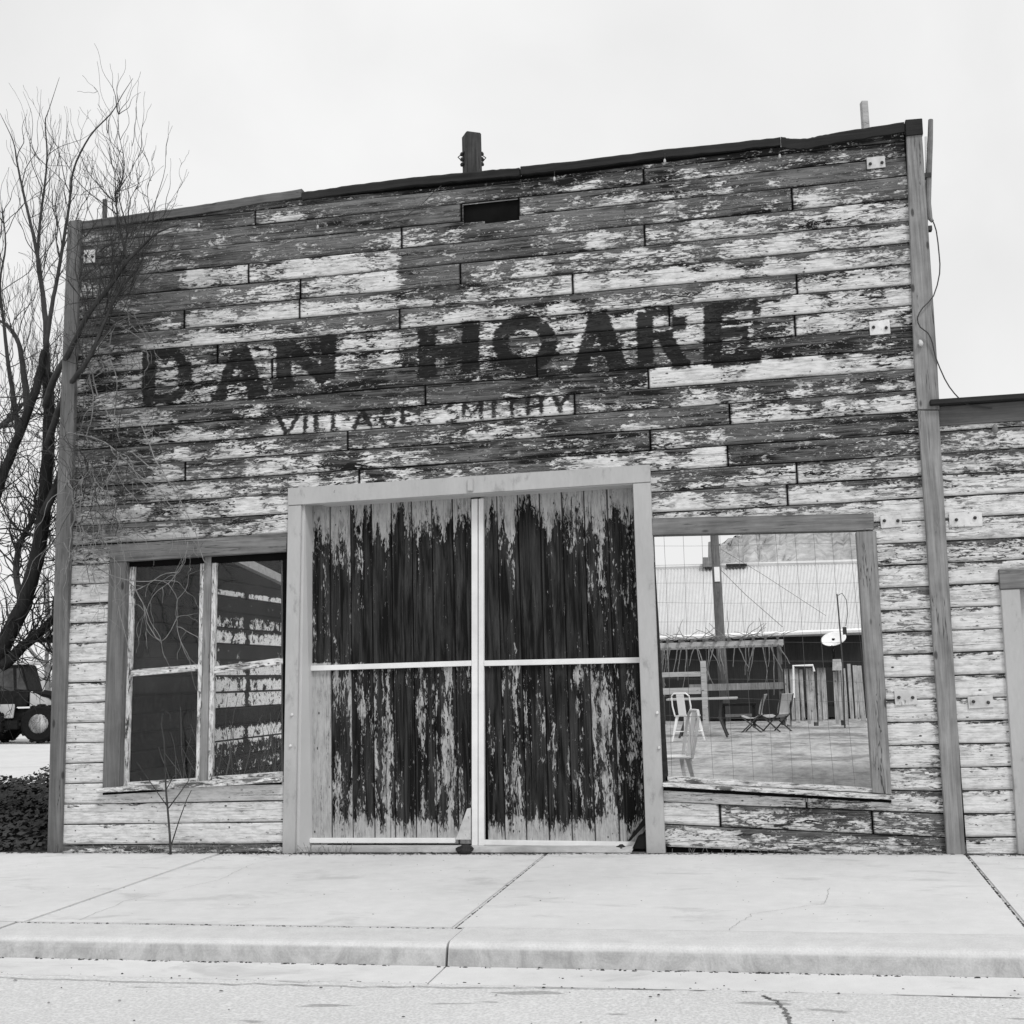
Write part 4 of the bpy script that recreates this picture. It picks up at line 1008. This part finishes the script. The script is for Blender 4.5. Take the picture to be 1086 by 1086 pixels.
for g, r in guides:
    P = L_(g, -.10); S = []
    for i in range(len(P)-1):
        for q in (0, .33, .66):
            a, b0, c, d = P[max(i-1, 0)], P[i], P[i+1], P[min(i+2, len(P)-1)]
            S.append(.5*((2*b0)+(c-a)*q+(2*a-5*b0+4*c-d)*q*q+(3*b0-a-3*c+d)*q**3)+Vector((0, random.uniform(-.02, .02), 0)))
    S.append(P[-1]); b.tube(S, [r*(1-.6*i/len(S)) for i in range(len(S))], 6)
    vs += [(S[i], (S[min(i+1, len(S)-1)]-S[max(i-1, 0)]).normalized(), r) for i in range(len(S))]
def front_only(pts): return all(p.y < -.06 and p.y > -.6 and p.x < 1.6 for p in pts)
twigs(b, vs, 60, (.2, .6), .0035, .30, -.05, .5, 1, .14, front_only)
st2 = [(W(x, y, -.12), Vector((.3, -.1, -1)).normalized(), .006) for x, y in [(random.uniform(82, 125), random.uniform(470, 585)) for _ in range(40)]]
twigs(b, st2, 60, (.25, .75), .0038, .34, -.07, .45, 1, .1, front_only)
b.build('stems', M['vine'], vn, smooth=True)

sp = thing('sapling', 'thin leafless sapling growing from the pavement edge under the left window', 'sapling')
b = MB()
for g, r in (([(181, 906), (180, 885), (178, 860), (176, 838), (175, 810), (174, 785), (171, 768), (173, 757)], .009), ([(178, 858), (190, 842), (200, 828), (204, 806)], .005), ([(178, 856), (168, 842), (155, 823), (145, 808)], .004),
             ([(182, 895), (190, 870), (198, 848), (203, 838)], .005), ([(176, 838), (183, 825), (190, 818)], .004), ([(173, 760), (176, 754), (180, 757), (181, 764)], .005)):
    P = L_(g, -.13); b.tube(P, [r*(1-.65*i/len(P)) for i in range(len(P))], 6)
b.build('stem', M['bark_twig'], sp, smooth=True)
# dry weed stalks at the wall foot and dead stems behind the right-hand pane
random.seed(5)
wd = MB()
for _ in range(150):
    x = random.choice([random.uniform(.2, 1.6), random.uniform(.9, 1.3), random.uniform(1.85, 2.3), random.uniform(4.4, 6.2)])
    wd.tube(walk((x, -.05, 0), (random.gauss(0, .5), -.3, 1), random.uniform(.02, .09), .15, .05, 5), [.0016]*6, 4, cap=False)
tag(wd.build('dry_weeds', M['vine']), 'tiny dry weed stalks along the foot of the board front', 'weeds', kind='stuff')
dv = thing('dead_brush', 'dry brush stems piled inside behind the lower left window', 'brush')
b = MB()
for _ in range(70):
    y0 = random.uniform(.5, 2.6); p0 = (random.uniform(.35, .9)+.25*y0, y0, 0)
    b.tube(walk(p0, (random.gauss(.2, .4), random.gauss(0, .3), 1), random.uniform(.5, 1.15), .12, .02, 9), [.006*(1-.08*i) for i in range(10)], 5, cap=False)
b.build('stems', M['vine'], dv)

# dark low growth on the left verge
random.seed(9)
lv = []; lf = []
def leafcard(c, s_):
    a = random.random()*6.28; t_ = random.uniform(-.9, .9); ux = Vector((math.cos(a), math.sin(a), t_*.5)).normalized(); vx = ux.orthogonal().normalized()
    k = len(lv); lv.extend([tuple(c+ux*s_), tuple(c+vx*s_*.45), tuple(c-ux*s_*.7), tuple(c-vx*s_*.45)]); lf.append((k, k+1, k+2, k+3))
for _ in range(26000):
    y = random.random()**.8*6.3 if random.random() < .7 else random.uniform(0, 6.3)
    x = -.12-random.random()*(1.2+y*1.2)
    h_ = (.16+.10*math.sin(x*3.1+y*2)+.08*math.sin(y*5-x*7))*min(1, .35+y*1.2)
    leafcard(Vector((x, y, random.random()**.6*max(h_, .04))), random.uniform(.015, .05))
me = bpy.data.meshes.new('ground_cover'); me.from_pydata(lv, [], lf); gc = link('ground_cover', me, M['leaf'])
tag(gc, 'dark low ground cover on the verge left of the shop', 'ground cover', kind='stuff')
v = [(-9, -.03, .002), (-.08, -.03, .002), (-.08, 6.0, .002), (-9, 6.4, .002)]
me = bpy.data.meshes.new('verge'); me.from_pydata(v, [], [(0, 1, 2, 3)]); struct(link('verge', me, M['leaf']))

# far bare trees behind the lot
def far_tree(seed, loc, h, label):
    random.seed(seed)
    limbs = [([(0, 0, -.1), (.1, 0, h*.2), (-.05, .1, h*.4), (.1, 0, h*.6), (0, 0, h*.85)], h*.026, h*.005)]
    for i in range(7):
        a = random.random()*6.28; z = h*(.2+.08*i); r = h*random.uniform(.16, .3)
        limbs.append(([(0, 0, z), (math.cos(a)*r*.5, math.sin(a)*r*.5, z+h*.12), (math.cos(a)*r, math.sin(a)*r, z+h*.3)], h*.013, h*.003))
    t, tr, br, st = bare_tree('bare_tree', label, limbs, 0, group='bare trees across the lot', seed=seed)
    twigs(br, st, 70, (h*.12, h*.26), h*.004, .14, .08, .45, 1)
    tr.build('trunk', M['bark_far'], t); br.build('branches', M['bark_far'], t); t.location = loc
    return t
M['bark_far'] = mat_noise('far_bark', .10, .24, 3)
far_tree(31, (-17.5, 30, 0), 7.0, 'distant bare tree directly behind the loader cab')
far_tree(32, (-21.5, 34, 0), 6.0, 'distant bare tree at the left edge beyond the lot')
far_tree(33, (-15.6, 38, 0), 8.5, 'tallest distant bare tree close to the left corner post')
far_tree(34, (-19.5, 44, 0), 8.0, 'faintest distant bare tree between the other far trees')

# ================================================================== WHEEL LOADER across the lot
wl = thing('wheel_loader', 'dark cabbed wheel loader with pale panels parked across the lot', 'loader', tuple(G(22, 786.5)), .22)
sc_ = 1.0
def wheel(x, y, r=.44, w_=.34):
    b = MB(); b.lathe([(r*.50, -w_/2), (r*.86, -w_/2), (r*.98, -w_*.38), (r, -w_*.2), (r, w_*.2), (r*.98, w_*.38), (r*.86, w_/2), (r*.5, w_/2)], (0, 0, 0), 'Y', 32)
    for i in range(22):
        a = i*6.283/22; b.box((math.cos(a)*r*1.0, (-1)**i*w_*.2, math.sin(a)*r*1.0), (.05, w_*.5, .07), tilt=Matrix.Rotation(-a, 4, 'Y'))
    wr = MB(); wr.lathe([(r*.52, -w_*.50), (r*.50, -w_*.42), (r*.30, -w_*.30), (r*.28, -w_*.36), (r*.12, -w_*.38), (.02, -w_*.38)], (0, 0, 0), 'Y', 28)
    o = bpy.data.objects.new('wheel', None); C.objects.link(o); o.parent = wl; o.location = (x, y, r)
    b.build('tyre', M['rubber'], o, smooth=False); wr.build('rim', M['trim_lt'], o, smooth=True)
    return o
for x in (-.62, .70):
    for y in (-.62, .62): wheel(x, y)
b = MB(); b.box((-.35, 0, .62), (1.25, .7, .36)); b.box((.75, 0, .6), (.9, .55, .34)); b.box((-.1, -.42, .42), (.5, .35, .22)); b.build('chassis', M['loader_dark'], wl, bevel=.02)
b = MB()
b.hexa([(-.55, -.47, .85), (.28, -.47, .85), (.34, -.47, 1.22), (.16, -.47, 1.86), (-.42, -.47, 1.86), (-.60, -.47, 1.3)], [(-.55, .47, .85), (.28, .47, .85), (.34, .47, 1.22), (.16, .47, 1.86), (-.42, .47, 1.86), (-.60, .47, 1.3)])
cabo = b.build('cab', M['loader_dark'], wl, bevel=.02)
M['cab_glass'] = mat_noise('tinted_cab_glass', .01, .10, 5, 3, .12, spec=.4)
b = MB(); b.hexa([(-.46, -.475, 1.24), (-.02, -.475, 1.24), (-.05, -.475, 1.78), (-.36, -.475, 1.78)], [(-.46, -.462, 1.24), (-.02, -.462, 1.24), (-.05, -.462, 1.78), (-.36, -.462, 1.78)])
b.hexa([(.05, -.475, 1.26), (.28, -.475, 1.26), (.13, -.475, 1.78), (.03, -.475, 1.78)], [(.05, -.462, 1.26), (.28, -.462, 1.26), (.13, -.462, 1.78), (.03, -.462, 1.78)]); b.build('cab_window', M['cab_glass'], cabo)
b = MB(); b.box((-.12, 0, 1.90), (.78, 1.04, .07)); b.build('cab_roof', M['plate'], wl, bevel=.02)
b = MB(); b.hexa([(.34, -.42, 1.22), (.95, -.36, 1.05), (.98, -.36, .72), (.34, -.42, .80)], [(.34, .42, 1.22), (.95, .36, 1.05), (.98, .36, .72), (.34, .42, .80)]); b.build('hood', M['loader_paint'], wl, bevel=.02)
b = MB(); b.hexa([(-.42, -.5, .92), (.02, -.5, .92), (-.02, -.5, .58), (-.3, -.5, .58)], [(-.42, -.44, .92), (.02, -.44, .92), (-.02, -.44, .58), (-.3, -.44, .58)]); b.hexa([(-1.1, -.4, 1.35), (-.62, -.44, 1.35), (-.62, -.44, .7), (-1.1, -.4, .7)], [(-1.1, .4, 1.35), (-.62, .44, 1.35), (-.62, .44, .7), (-1.1, .4, .7)]); b.build('side_panel', M['loader_paint'], wl, bevel=.015)
for s_ in (-1, 1):
    b = MB(); b.tube([(.4, .34*s_, 1.18), (.8, .34*s_, 1.1), (1.25, .34*s_, .75), (1.5, .34*s_, .35)], [.07, .08, .07, .06], 6); b.build('loader_arm', M['loader_dark'], wl)
b = MB()
b.hexa([(1.45, -.7, .62), (1.5, -.7, .08), (2.05, -.7, .04), (2.0, -.7, .1), (1.56, -.7, .14), (1.5, -.7, .62)], [(1.45, .7, .62), (1.5, .7, .08), (2.05, .7, .04), (2.0, .7, .1), (1.56, .7, .14), (1.5, .7, .62)]); b.build('bucket', M['loader_dark'], wl)
b = MB()
for z in (.34, .52, .70): b.box((-.98, -.5, z), (.26, .16, .03))
b.box((-1.1, -.5, .52), (.025, .03, .5)); b.box((-.86, -.5, .52), (.025, .03, .5)); b.build('step', M['plate'], wl)
b = MB().tube([(-.4, -.46, .86), (-.62, -.5, .95), (-.66, -.5, 1.5)], .018, 6); b.build('grab_rail', M['plate'], wl)
wl.scale = (1.0, 1.0, .985)

# ================================================================== YARD behind the right window
def at(x, y, Y): return W(x, y, Y)
SHY = 24.5
e0, e1 = W(520, 683, SHY), W(897, 668.5, SHY); r0_, r1_ = W(520, 608.5, SHY+5), W(907, 597, SHY+5)
sh = thing('shed', 'long dark shed with a pale corrugated metal roof at the back of the yard', 'shed')
def roofpt(u, v):   # u along, v up the slope
    a = e0.lerp(e1, u); c = r0_.lerp(r1_, u); return a.lerp(c, v)
V_, F_ = [], []
nu = 500
for j in range(3):
    for i in range(nu+1):
        p = roofpt(i/nu*1.12-.06, j/2); V_.append((p.x, p.y, p.z+.022*math.cos(i*math.pi/2)))
for j in range(2):
    for i in range(nu): F_.append((j*(nu+1)+i, j*(nu+1)+i+1, (j+1)*(nu+1)+i+1, (j+1)*(nu+1)+i))
me = bpy.data.meshes.new('roof'); me.from_pydata(V_, [], F_); rf = link('roof', me, M['roof_metal'], sh)
b = MB(); b.tube([roofpt(-.06, 0)+Vector((0, -.03, -.02)), roofpt(1.06, 0)+Vector((0, -.03, -.02))], .06, 6); b.build('gutter', M['white_metal'], rf)
b = MB(); b.tube([roofpt(-.06, 1.0)+Vector((0, 0, .02)), roofpt(1.06, 1.0)+Vector((0, 0, .02))], .09, 6); b.build('ridge_cap', M['roof_metal'], rf)
b = MB(); b.hexa([(e0.x-.2, SHY+.35, 0), (e1.x+1.6, SHY+.35, 0), (e1.x+1.6, SHY+.35, e1.z-.12), (e0.x-.2, SHY+.35, e0.z-.02)], [(e0.x-.2, SHY+9, 0), (e1.x+1.6, SHY+9, 0), (e1.x+1.6, SHY+9, e1.z-.12), (e0.x-.2, SHY+9, e0.z-.02)]); b.build('wall', M['black'], sh)
b = MB(); p0, p1 = roofpt(-.06, 1), roofpt(1.06, 1)
b.hexa([tuple(p0), tuple(p1), (p1.x, SHY+10, e1.z), (p0.x, SHY+10, e0.z)], [(p0.x, p0.y, p0.z-.05), (p1.x, p1.y, p1.z-.05), (p1.x, SHY+10, e1.z-.05), (p0.x, SHY+10, e0.z-.05)]); b.build('back_roof', M['roof_metal'], sh)
b = MB().slab([(745, 591), (763, 591), (763, 601), (745, 601)], SHY+4.6, SHY+5.1).slab([(751, 575), (760, 572), (760, 592), (751, 592)], SHY+4.7, SHY+5.0); b.build('chimney', M['post'], sh)
b = MB().slab([(770, 598.2), (792, 597.6), (792, 600), (770, 600.4)], SHY+4.7, SHY+4.9); b.build('ridge_vent', M['black'], sh)

PY = 22.6
pp = thing('utility_pole', 'leaning round timber pole in front of the metal shed roof', 'pole')
MB().tube([W(770, 765, PY), W(763.8, 675, PY), W(757.5, 566, PY), W(753.5, 480, PY)], [.125, .12, .105, .09], 12).build('pole', M['post_dark'], pp, smooth=True)
q = W(760.5, 609, PY-.12); b = MB(); b.box((q.x, q.y, q.z), (.13, .03, .36)); b.build('notice_plate', M['white_metal'], pp)
b = MB().tube([W(764, 604, PY), W(790, 630, PY+.6), W(830, 665, PY+1.2)], .006, 4).tube([W(764, 582, PY), W(810, 610, PY+.6), W(876, 653, PY+1.0)], .006, 4); b.build('guy_wire', M['wire'], pp)

# fence
FY = 19.6
fc = thing('wooden_fence', 'ragged grey board fence with broken uneven planks beside the shed', 'fence')
x0, x1 = W(833, 740, FY).x, W(925, 740, FY).x
b = MB(); xx = x0; i = 0
random.seed(3)
while xx < x1:
    w_ = random.uniform(.06, .11); top = 1.27+random.uniform(-.05, .05); bot = random.uniform(0, .14); tl = random.uniform(-.03, .03)
    if random.random() > .1:
        yy = FY+random.uniform(-.015, .02)
        b.hexa([(xx, yy, bot), (xx+w_, yy, bot+random.uniform(-.03, .03)), (xx+w_+tl, yy, top), (xx+tl, yy, top)], [(xx, yy+.022, bot), (xx+w_, yy+.022, bot), (xx+w_+tl, yy+.022, top), (xx+tl, yy+.022, top)])
    xx += w_+random.uniform(.004, .05)
b.build('planks', M['fence_wood'], fc)
b = MB(); b.box(((x0+x1)/2-.35, FY-.05, 1.30), (x1-x0-.6, .09, .10)); b.build('top_rail', M['dark_wood'], fc)
b = MB(); b.box(((x0+x1)/2, FY+.05, .45), (x1-x0, .05, .09)); b.build('rail', M['dark_wood'], fc)
for i in range(4):
    b = MB(); b.box((x0+.05+(x1-x0-.1)*i/3, FY+.12, .66), (.1, .1, 1.32)); b.build('post', M['post_dark'], fc)
b = MB() if False else MB(); _skip = ([(x1-.85, FY-.04, .15), (x1-.72, FY-.04, .1), (x1-.1, FY-.04, 1.2), (x1-.25, FY-.04, 1.24)], [(x1-.85, FY-.012, .15), (x1-.72, FY-.012, .1), (x1-.1, FY-.012, 1.2), (x1-.25, FY-.012, 1.24)])
fm = thing('pipe_stand', 'slim white bent pipe standing in front of the board fence', 'pipe stand')
MB().tube([W(842, 740, FY-.25), W(841.3, 706, FY-.25), W(862, 705.6, FY-.25), W(863.5, 712, FY-.25)], .024, 6).build('pipe', M['white_metal'], fm)
# dish
DYY = 19.45
ds = thing('satellite_dish', 'white satellite dish on a short mast above the board fence', 'satellite dish')
c = W(884, 677, DYY); b = MB()
tilt = Matrix.Rotation(math.radians(42), 4, 'X') @ Matrix.Rotation(math.radians(8), 4, 'Y')
V_ = []; nr, na = 7, 36
for i in range(nr+1):
    for j in range(na):
        r = i/nr; a = j*6.283/na; V_.append(Vector((.27*r*math.cos(a), .075*(1-r*r), .23*r*math.sin(a))))
F_ = [(i*na+j, i*na+(j+1) % na, (i+1)*na+(j+1) % na, (i+1)*na+j) for i in range(nr) for j in range(na)]
RX = Matrix.Rotation(math.radians(-48), 3, 'X') @ Matrix.Rotation(math.radians(-12), 3, 'Z')
V2 = [tuple(RX @ v+c) for v in V_]+[tuple(RX @ (v+Vector((0, .012, 0)))+c) for v in V_]
n_ = len(V_); F2 = F_+[tuple(n_+k for k in reversed(f)) for f in F_]+[((nr)*na+j, (nr)*na+(j+1) % na, n_+nr*na+(j+1) % na, n_+nr*na+j) for j in range(na)]
me = bpy.data.meshes.new('reflector'); me.from_pydata(V2, [], F2); me.polygons.foreach_set('use_smooth', [True]*len(F2)); link('reflector', me, M['white_metal'], ds)
MB().tube([c+Vector((0, .08, .0)), c+Vector((0, .12, -.2)), W(884.5, 712, DYY)], .03, 8).build('mast', M['loader_dark'], ds)
MB().tube([c+Vector((.0, .05, -.2)), c+Vector((-.05, -.25, -.30)), c+Vector((-.06, -.33, -.16))], .014, 6).build('feed_arm', M['loader_dark'], ds)
q = W(887.5, 705, DYY); b = MB(); b.hexa([(q.x-.10, DYY-.06, q.z-.12), (q.x+.11, DYY-.06, q.z-.12), (q.x+.09, DYY-.06, q.z+.12), (q.x-.08, DYY-.06, q.z+.12)], [(q.x-.10, DYY+.08, q.z-.12), (q.x+.11, DYY+.08, q.z-.12), (q.x+.09, DYY+.08, q.z+.12), (q.x-.08, DYY+.08, q.z+.12)]); b.build('bracket', M['plate'], ds)
# tall thin wire mast
ms = thing('thin_mast', 'thin black mast hung with a loop of wire rising beside the satellite dish', 'mast')
MB().tube([W(896, 772, 19.2), W(893.5, 700, 19.2), W(888.5, 640, 19.2), W(887.5, 630, 19.2)], .016, 6).build('rod', M['cable'], ms)
MB().tube([W(887.5, 632, 19.2), W(893, 629, 19.2), W(897.5, 636, 19.2), W(899, 650, 19.2), W(897, 664, 19.2)], .010, 5).build('wire_loop', M['conduit'], ms)
q = W(895.8, 669, 19.2); b = MB(); b.box((q.x, 19.2, q.z), (.08, .08, .16)); b.build('bracket', M['cable'], ms)

# pergola with dead vines
GY = 20.4
pg = thing('pergola', 'open timber pergola hung with dry vine stems against the black shed wall', 'pergola')
gx0, gx1 = W(690, 686, GY).x, W(831, 683, GY).x; gz_ = W(770, 683, GY).z
for yy in (GY, GY+1.4): MB().box(((gx0+gx1)/2, yy, gz_), (gx1-gx0, .1, .13)).build('beam', M['pale_wood'], pg, bevel=.006)
for x in (gx0+.1, gx1-.1):
    for y in (GY+.002, GY+1.4): b = MB(); b.box((x, y, (gz_-.07)/2), (.1, .095, gz_-.07)); b.build('post', M['frame_back'], pg)
b = MB(); zz = W(790, 728, GY).z; b.box(((gx0+gx1)/2+.4, GY-.06, zz), (gx1-gx0-.9, .05, .15)); b.build('rail', M['post'], pg)
b = MB()
for i in range(11): MB().box((gx0+.12+(gx1-gx0-.24)*i/10, GY+.7, gz_+.10), (.05, 1.7, .07)).build('rafter', M['frame_back'], pg)
random.seed(17)
pv_ = thing('hanging_vine', 'pale dry vine stems dangling from the pergola beam in the yard', 'vine'); b = MB()
for _ in range(34):
    x = random.uniform(gx0+.05, gx1-.05); b.tube(walk((x, GY-.09, gz_-.04), (random.gauss(0, .25), -.05, -1), random.uniform(.45, 1.15), .12, -.03, 8), [.015*(1-.07*i) for i in range(9)], 5, cap=False)
for _ in range(40):
    x = random.uniform(gx0, gx1); b.tube(walk((x, GY+random.uniform(-.1, .5), gz_+.12), (random.gauss(0, 1), .2, random.uniform(0, .6)), random.uniform(.3, .7), .25, 0, 7), [.012*(1-.08*i) for i in range(8)], 5, cap=False)
b.build('stems', M['vine'], pv_)

# pale post and rails
RY = 17.5
rl = thing('rail_fence', 'short run of pale rails on a thick upright post at the left of the yard', 'rail fence')
b = MB(); p0, p1 = W(744, 701, RY), W(749, 775, RY); b.box((p0.x+.03, RY, p0.z/2), (.115, .1, p0.z)); b.build('post', M['pale_wood'], rl, bevel=.006)
for ya, yb_, th in ((716, 715, .10), (732, 731, .07), (735, 734.5, .07)):
    a, c = W(685, ya, RY), W(742, yb_, RY); b = MB(); b.box(((a.x+c.x)/2, RY-.02, (a.z+c.z)/2), (c.x-a.x+.05, .04, th)); b.build('rail', M['pale_wood'], rl, bevel=.004)
# table
TY = 15.6
tx0, tx1 = W(708, 741, TY).x, W(782, 740, TY).x; tz = W(745, 741, TY).z
tb = thing('patio_table', 'plain pale patio table on thin dark legs behind the white chairs', 'table')
b = MB(); b.box(((tx0+tx1)/2, TY, tz), (tx1-tx0, .7, .035)); b.build('tabletop', M['pale_wood'], tb, bevel=.006)
for x in (tx0+.3, tx1-.3):
    for y in (TY-.22, TY+.22):
        s_ = 1 if x > (tx0+tx1)/2 else -1
        MB().tube([(x, y, tz-.02), (x-s_*.04, y, tz*.5), (x+s_*.09, y+(.05 if y > TY else -.05), 0)], .022, 6).build('leg', M['cable'], tb)

DTY = 19.2
dx0, dx1 = W(764, 747, DTY).x, W(802, 747, DTY).x; dz_ = W(780, 747, DTY).z
t2 = thing('patio_table', 'dark low table standing under the pergola behind the folding chairs', 'table')
b = MB(); b.box(((dx0+dx1)/2, DTY, dz_), (dx1-dx0, .6, .05)); b.build('tabletop', M['loader_dark'], t2, bevel=.006)
for x in (dx0+.06, dx1-.06):
    for y in (DTY-.25, DTY+.25): MB().box((x, y, dz_/2-.01), (.05, .05, dz_-.05)).build('leg', M['loader_dark'], t2)
MB().box(((dx0+dx1)/2, DTY-.25, dz_*.55), (dx1-dx0-.2, .03, .06)).build('stretcher', M['post_dark'], t2)
def tolix(loc, rz, label):
    t = thing('metal_chair', label, 'chair', loc, rz, 'white metal chairs in the yard')
    b = MB(); b.box((0, 0, .445), (.36, .36, .02)); b.build('seat', M['white_metal'], t, bevel=.012)
    for sx in (-1, 1):
        for sy in (-1, 1):
            b = MB(); a = Vector((sx*.155, sy*.155, .44)); e = Vector((sx*.215, sy*.225, 0))
            n_ = Vector((sx*.03, 0, 0)); m_ = Vector((0, sy*.03, 0))
            b.hexa([a, a-n_*1.6, e-n_*.6, e], [a-m_*.3, a-n_*1.6-m_*1.4, e-n_*.6-m_*.5, e-m_*.3]); b.build('leg', M['white_metal'], t)
    b = MB().tube([(-.16, .165, .44), (-.185, .20, .62), (-.175, .235, .80), (-.12, .245, .845), (.12, .245, .845), (.175, .235, .80), (.185, .20, .62), (.16, .165, .44)], .014, 8); b.build('back_frame', M['white_metal'], t)
    b = MB(); b.hexa([(-.075, .17, .45), (.075, .17, .45), (.075, .243, .84), (-.075, .243, .84)], [(-.075, .180, .45), (.075, .180, .45), (.075, .252, .84), (-.075, .252, .84)]); b.build('splat', M['white_metal'], t)
    b = MB().tube([(-.19, -.19, .17), (.19, .19, .17)], .009, 5).tube([(.19, -.19, .17), (-.19, .19, .17)], .009, 5); b.build('cross_brace', M['white_metal'], t)
    return t
q = W(712, 800, 2.75); tolix((q.x-.02, 2.75, 0), -1.25, 'nearer white metal chair with its back showing beside the window jamb')
q = W(726, 760, 11.0); q2_ = (q.x, 14.2, 0); q = W(729, 756, 14.2); tolix((q.x, 14.2, 0), 2.7, 'farther white metal chair standing in front of the pale table')
def folding(loc, rz, label):
    t = thing('folding_chair', label, 'chair', loc, rz, 'folding canvas chairs under the pergola')
    for sy in (-1, 1):
        b = MB().tube([(-.25, sy*.25, 0), (.25, sy*.25, .42)], .018, 6).tube([(.25, sy*.27, 0), (-.22, sy*.27, .45), (-.32, sy*.27, .92)], .018, 6); b.build('leg', M['cable'], t)
    V_ = []; n = 9
    for i in range(n+1):
        u = i/n; x, z = (-.32+.12*u*1.2+.03*math.sin(u*3.1), .92-.50*u) if u < .999 else (-.19, .44)
        V_.append((x, z))
    V_ += [(-.05, .36), (.10, .36), (.25, .42)]
    b = MB()
    for i in range(len(V_)-1):
        (xa, za), (xb, zb) = V_[i], V_[i+1]
        b.hexa([(xa, -.25, za), (xb, -.25, zb), (xb, .25, zb), (xa, .25, za)], [(xa-.008, -.25, za-.01), (xb-.008, -.25, zb-.01), (xb-.008, .25, zb-.01), (xa-.008, .25, za-.01)])
    b.build('sling', M['canvas'], t); t.scale = (.85, .85, .82); return t
q = G(800, 774.5); folding((q.x, q.y-1.2, 0), 3.0, 'folding canvas chair by the left leg of the pergola rail')
q = G(824, 774.5); folding((q.x, q.y-.8, 0), 2.6, 'folding canvas chair at the right end of the pergola turned aside')

# bluff and far hills
def hill(name, pts, depth, mat, seed, rough_):
    r2 = np.random.default_rng(seed); V_, F_ = [], []
    n = len(pts); m = 14
    for j in range(m+1):
        v = j/m
        for i, (x, y, z) in enumerate(pts):
            V_.append((x+r2.normal(0, rough_*.5), y-depth*(1-v)+r2.normal(0, rough_), z*v**.7+(r2.normal(0, rough_*.4) if 0 < j else -.5)))
    for j in range(m+1):
        v = j/m
        for i, (x, y, z) in enumerate(pts): V_.append((x, y+depth*2*v, z*(1-v)-.4*v))
    for j in range(2*m+1):
        for i in range(n-1): F_.append((j*n+i, j*n+i+1, (j+1)*n+i+1, (j+1)*n+i))
    me = bpy.data.meshes.new(name); me.from_pydata(V_, [], F_); me.polygons.foreach_set('use_smooth', [True]*len(F_)); return struct(link(name, me, mat))
BY = 95.0
bp = [(740, 640), (750, 596), (757, 582), (768, 574), (785, 567), (800, 560), (815, 556), (830, 553), (850, 548), (870, 545), (890, 545), (910, 546), (930, 550), (960, 560), (1000, 590), (1040, 650)]
P_ = []
for i in range(len(bp)-1):
    for t_ in (0, .25, .5, .75):
        x = bp[i][0]+(bp[i+1][0]-bp[i][0])*t_; y = bp[i][1]+(bp[i+1][1]-bp[i][1])*t_; p = W(x, y, BY); P_.append((p.x, BY+random.uniform(-1, 1), max(p.z, 0)))
hill('bluff', P_, 26, M['rock'], 4, .22)
P_ = [(x, 420+40*math.sin(x*.01), 10+9*math.sin(x*.013+1)+5*math.sin(x*.041)) for x in range(-560, 60, 14)]
hill('hills', P_, 150, M['hill'], 8, 1.5)
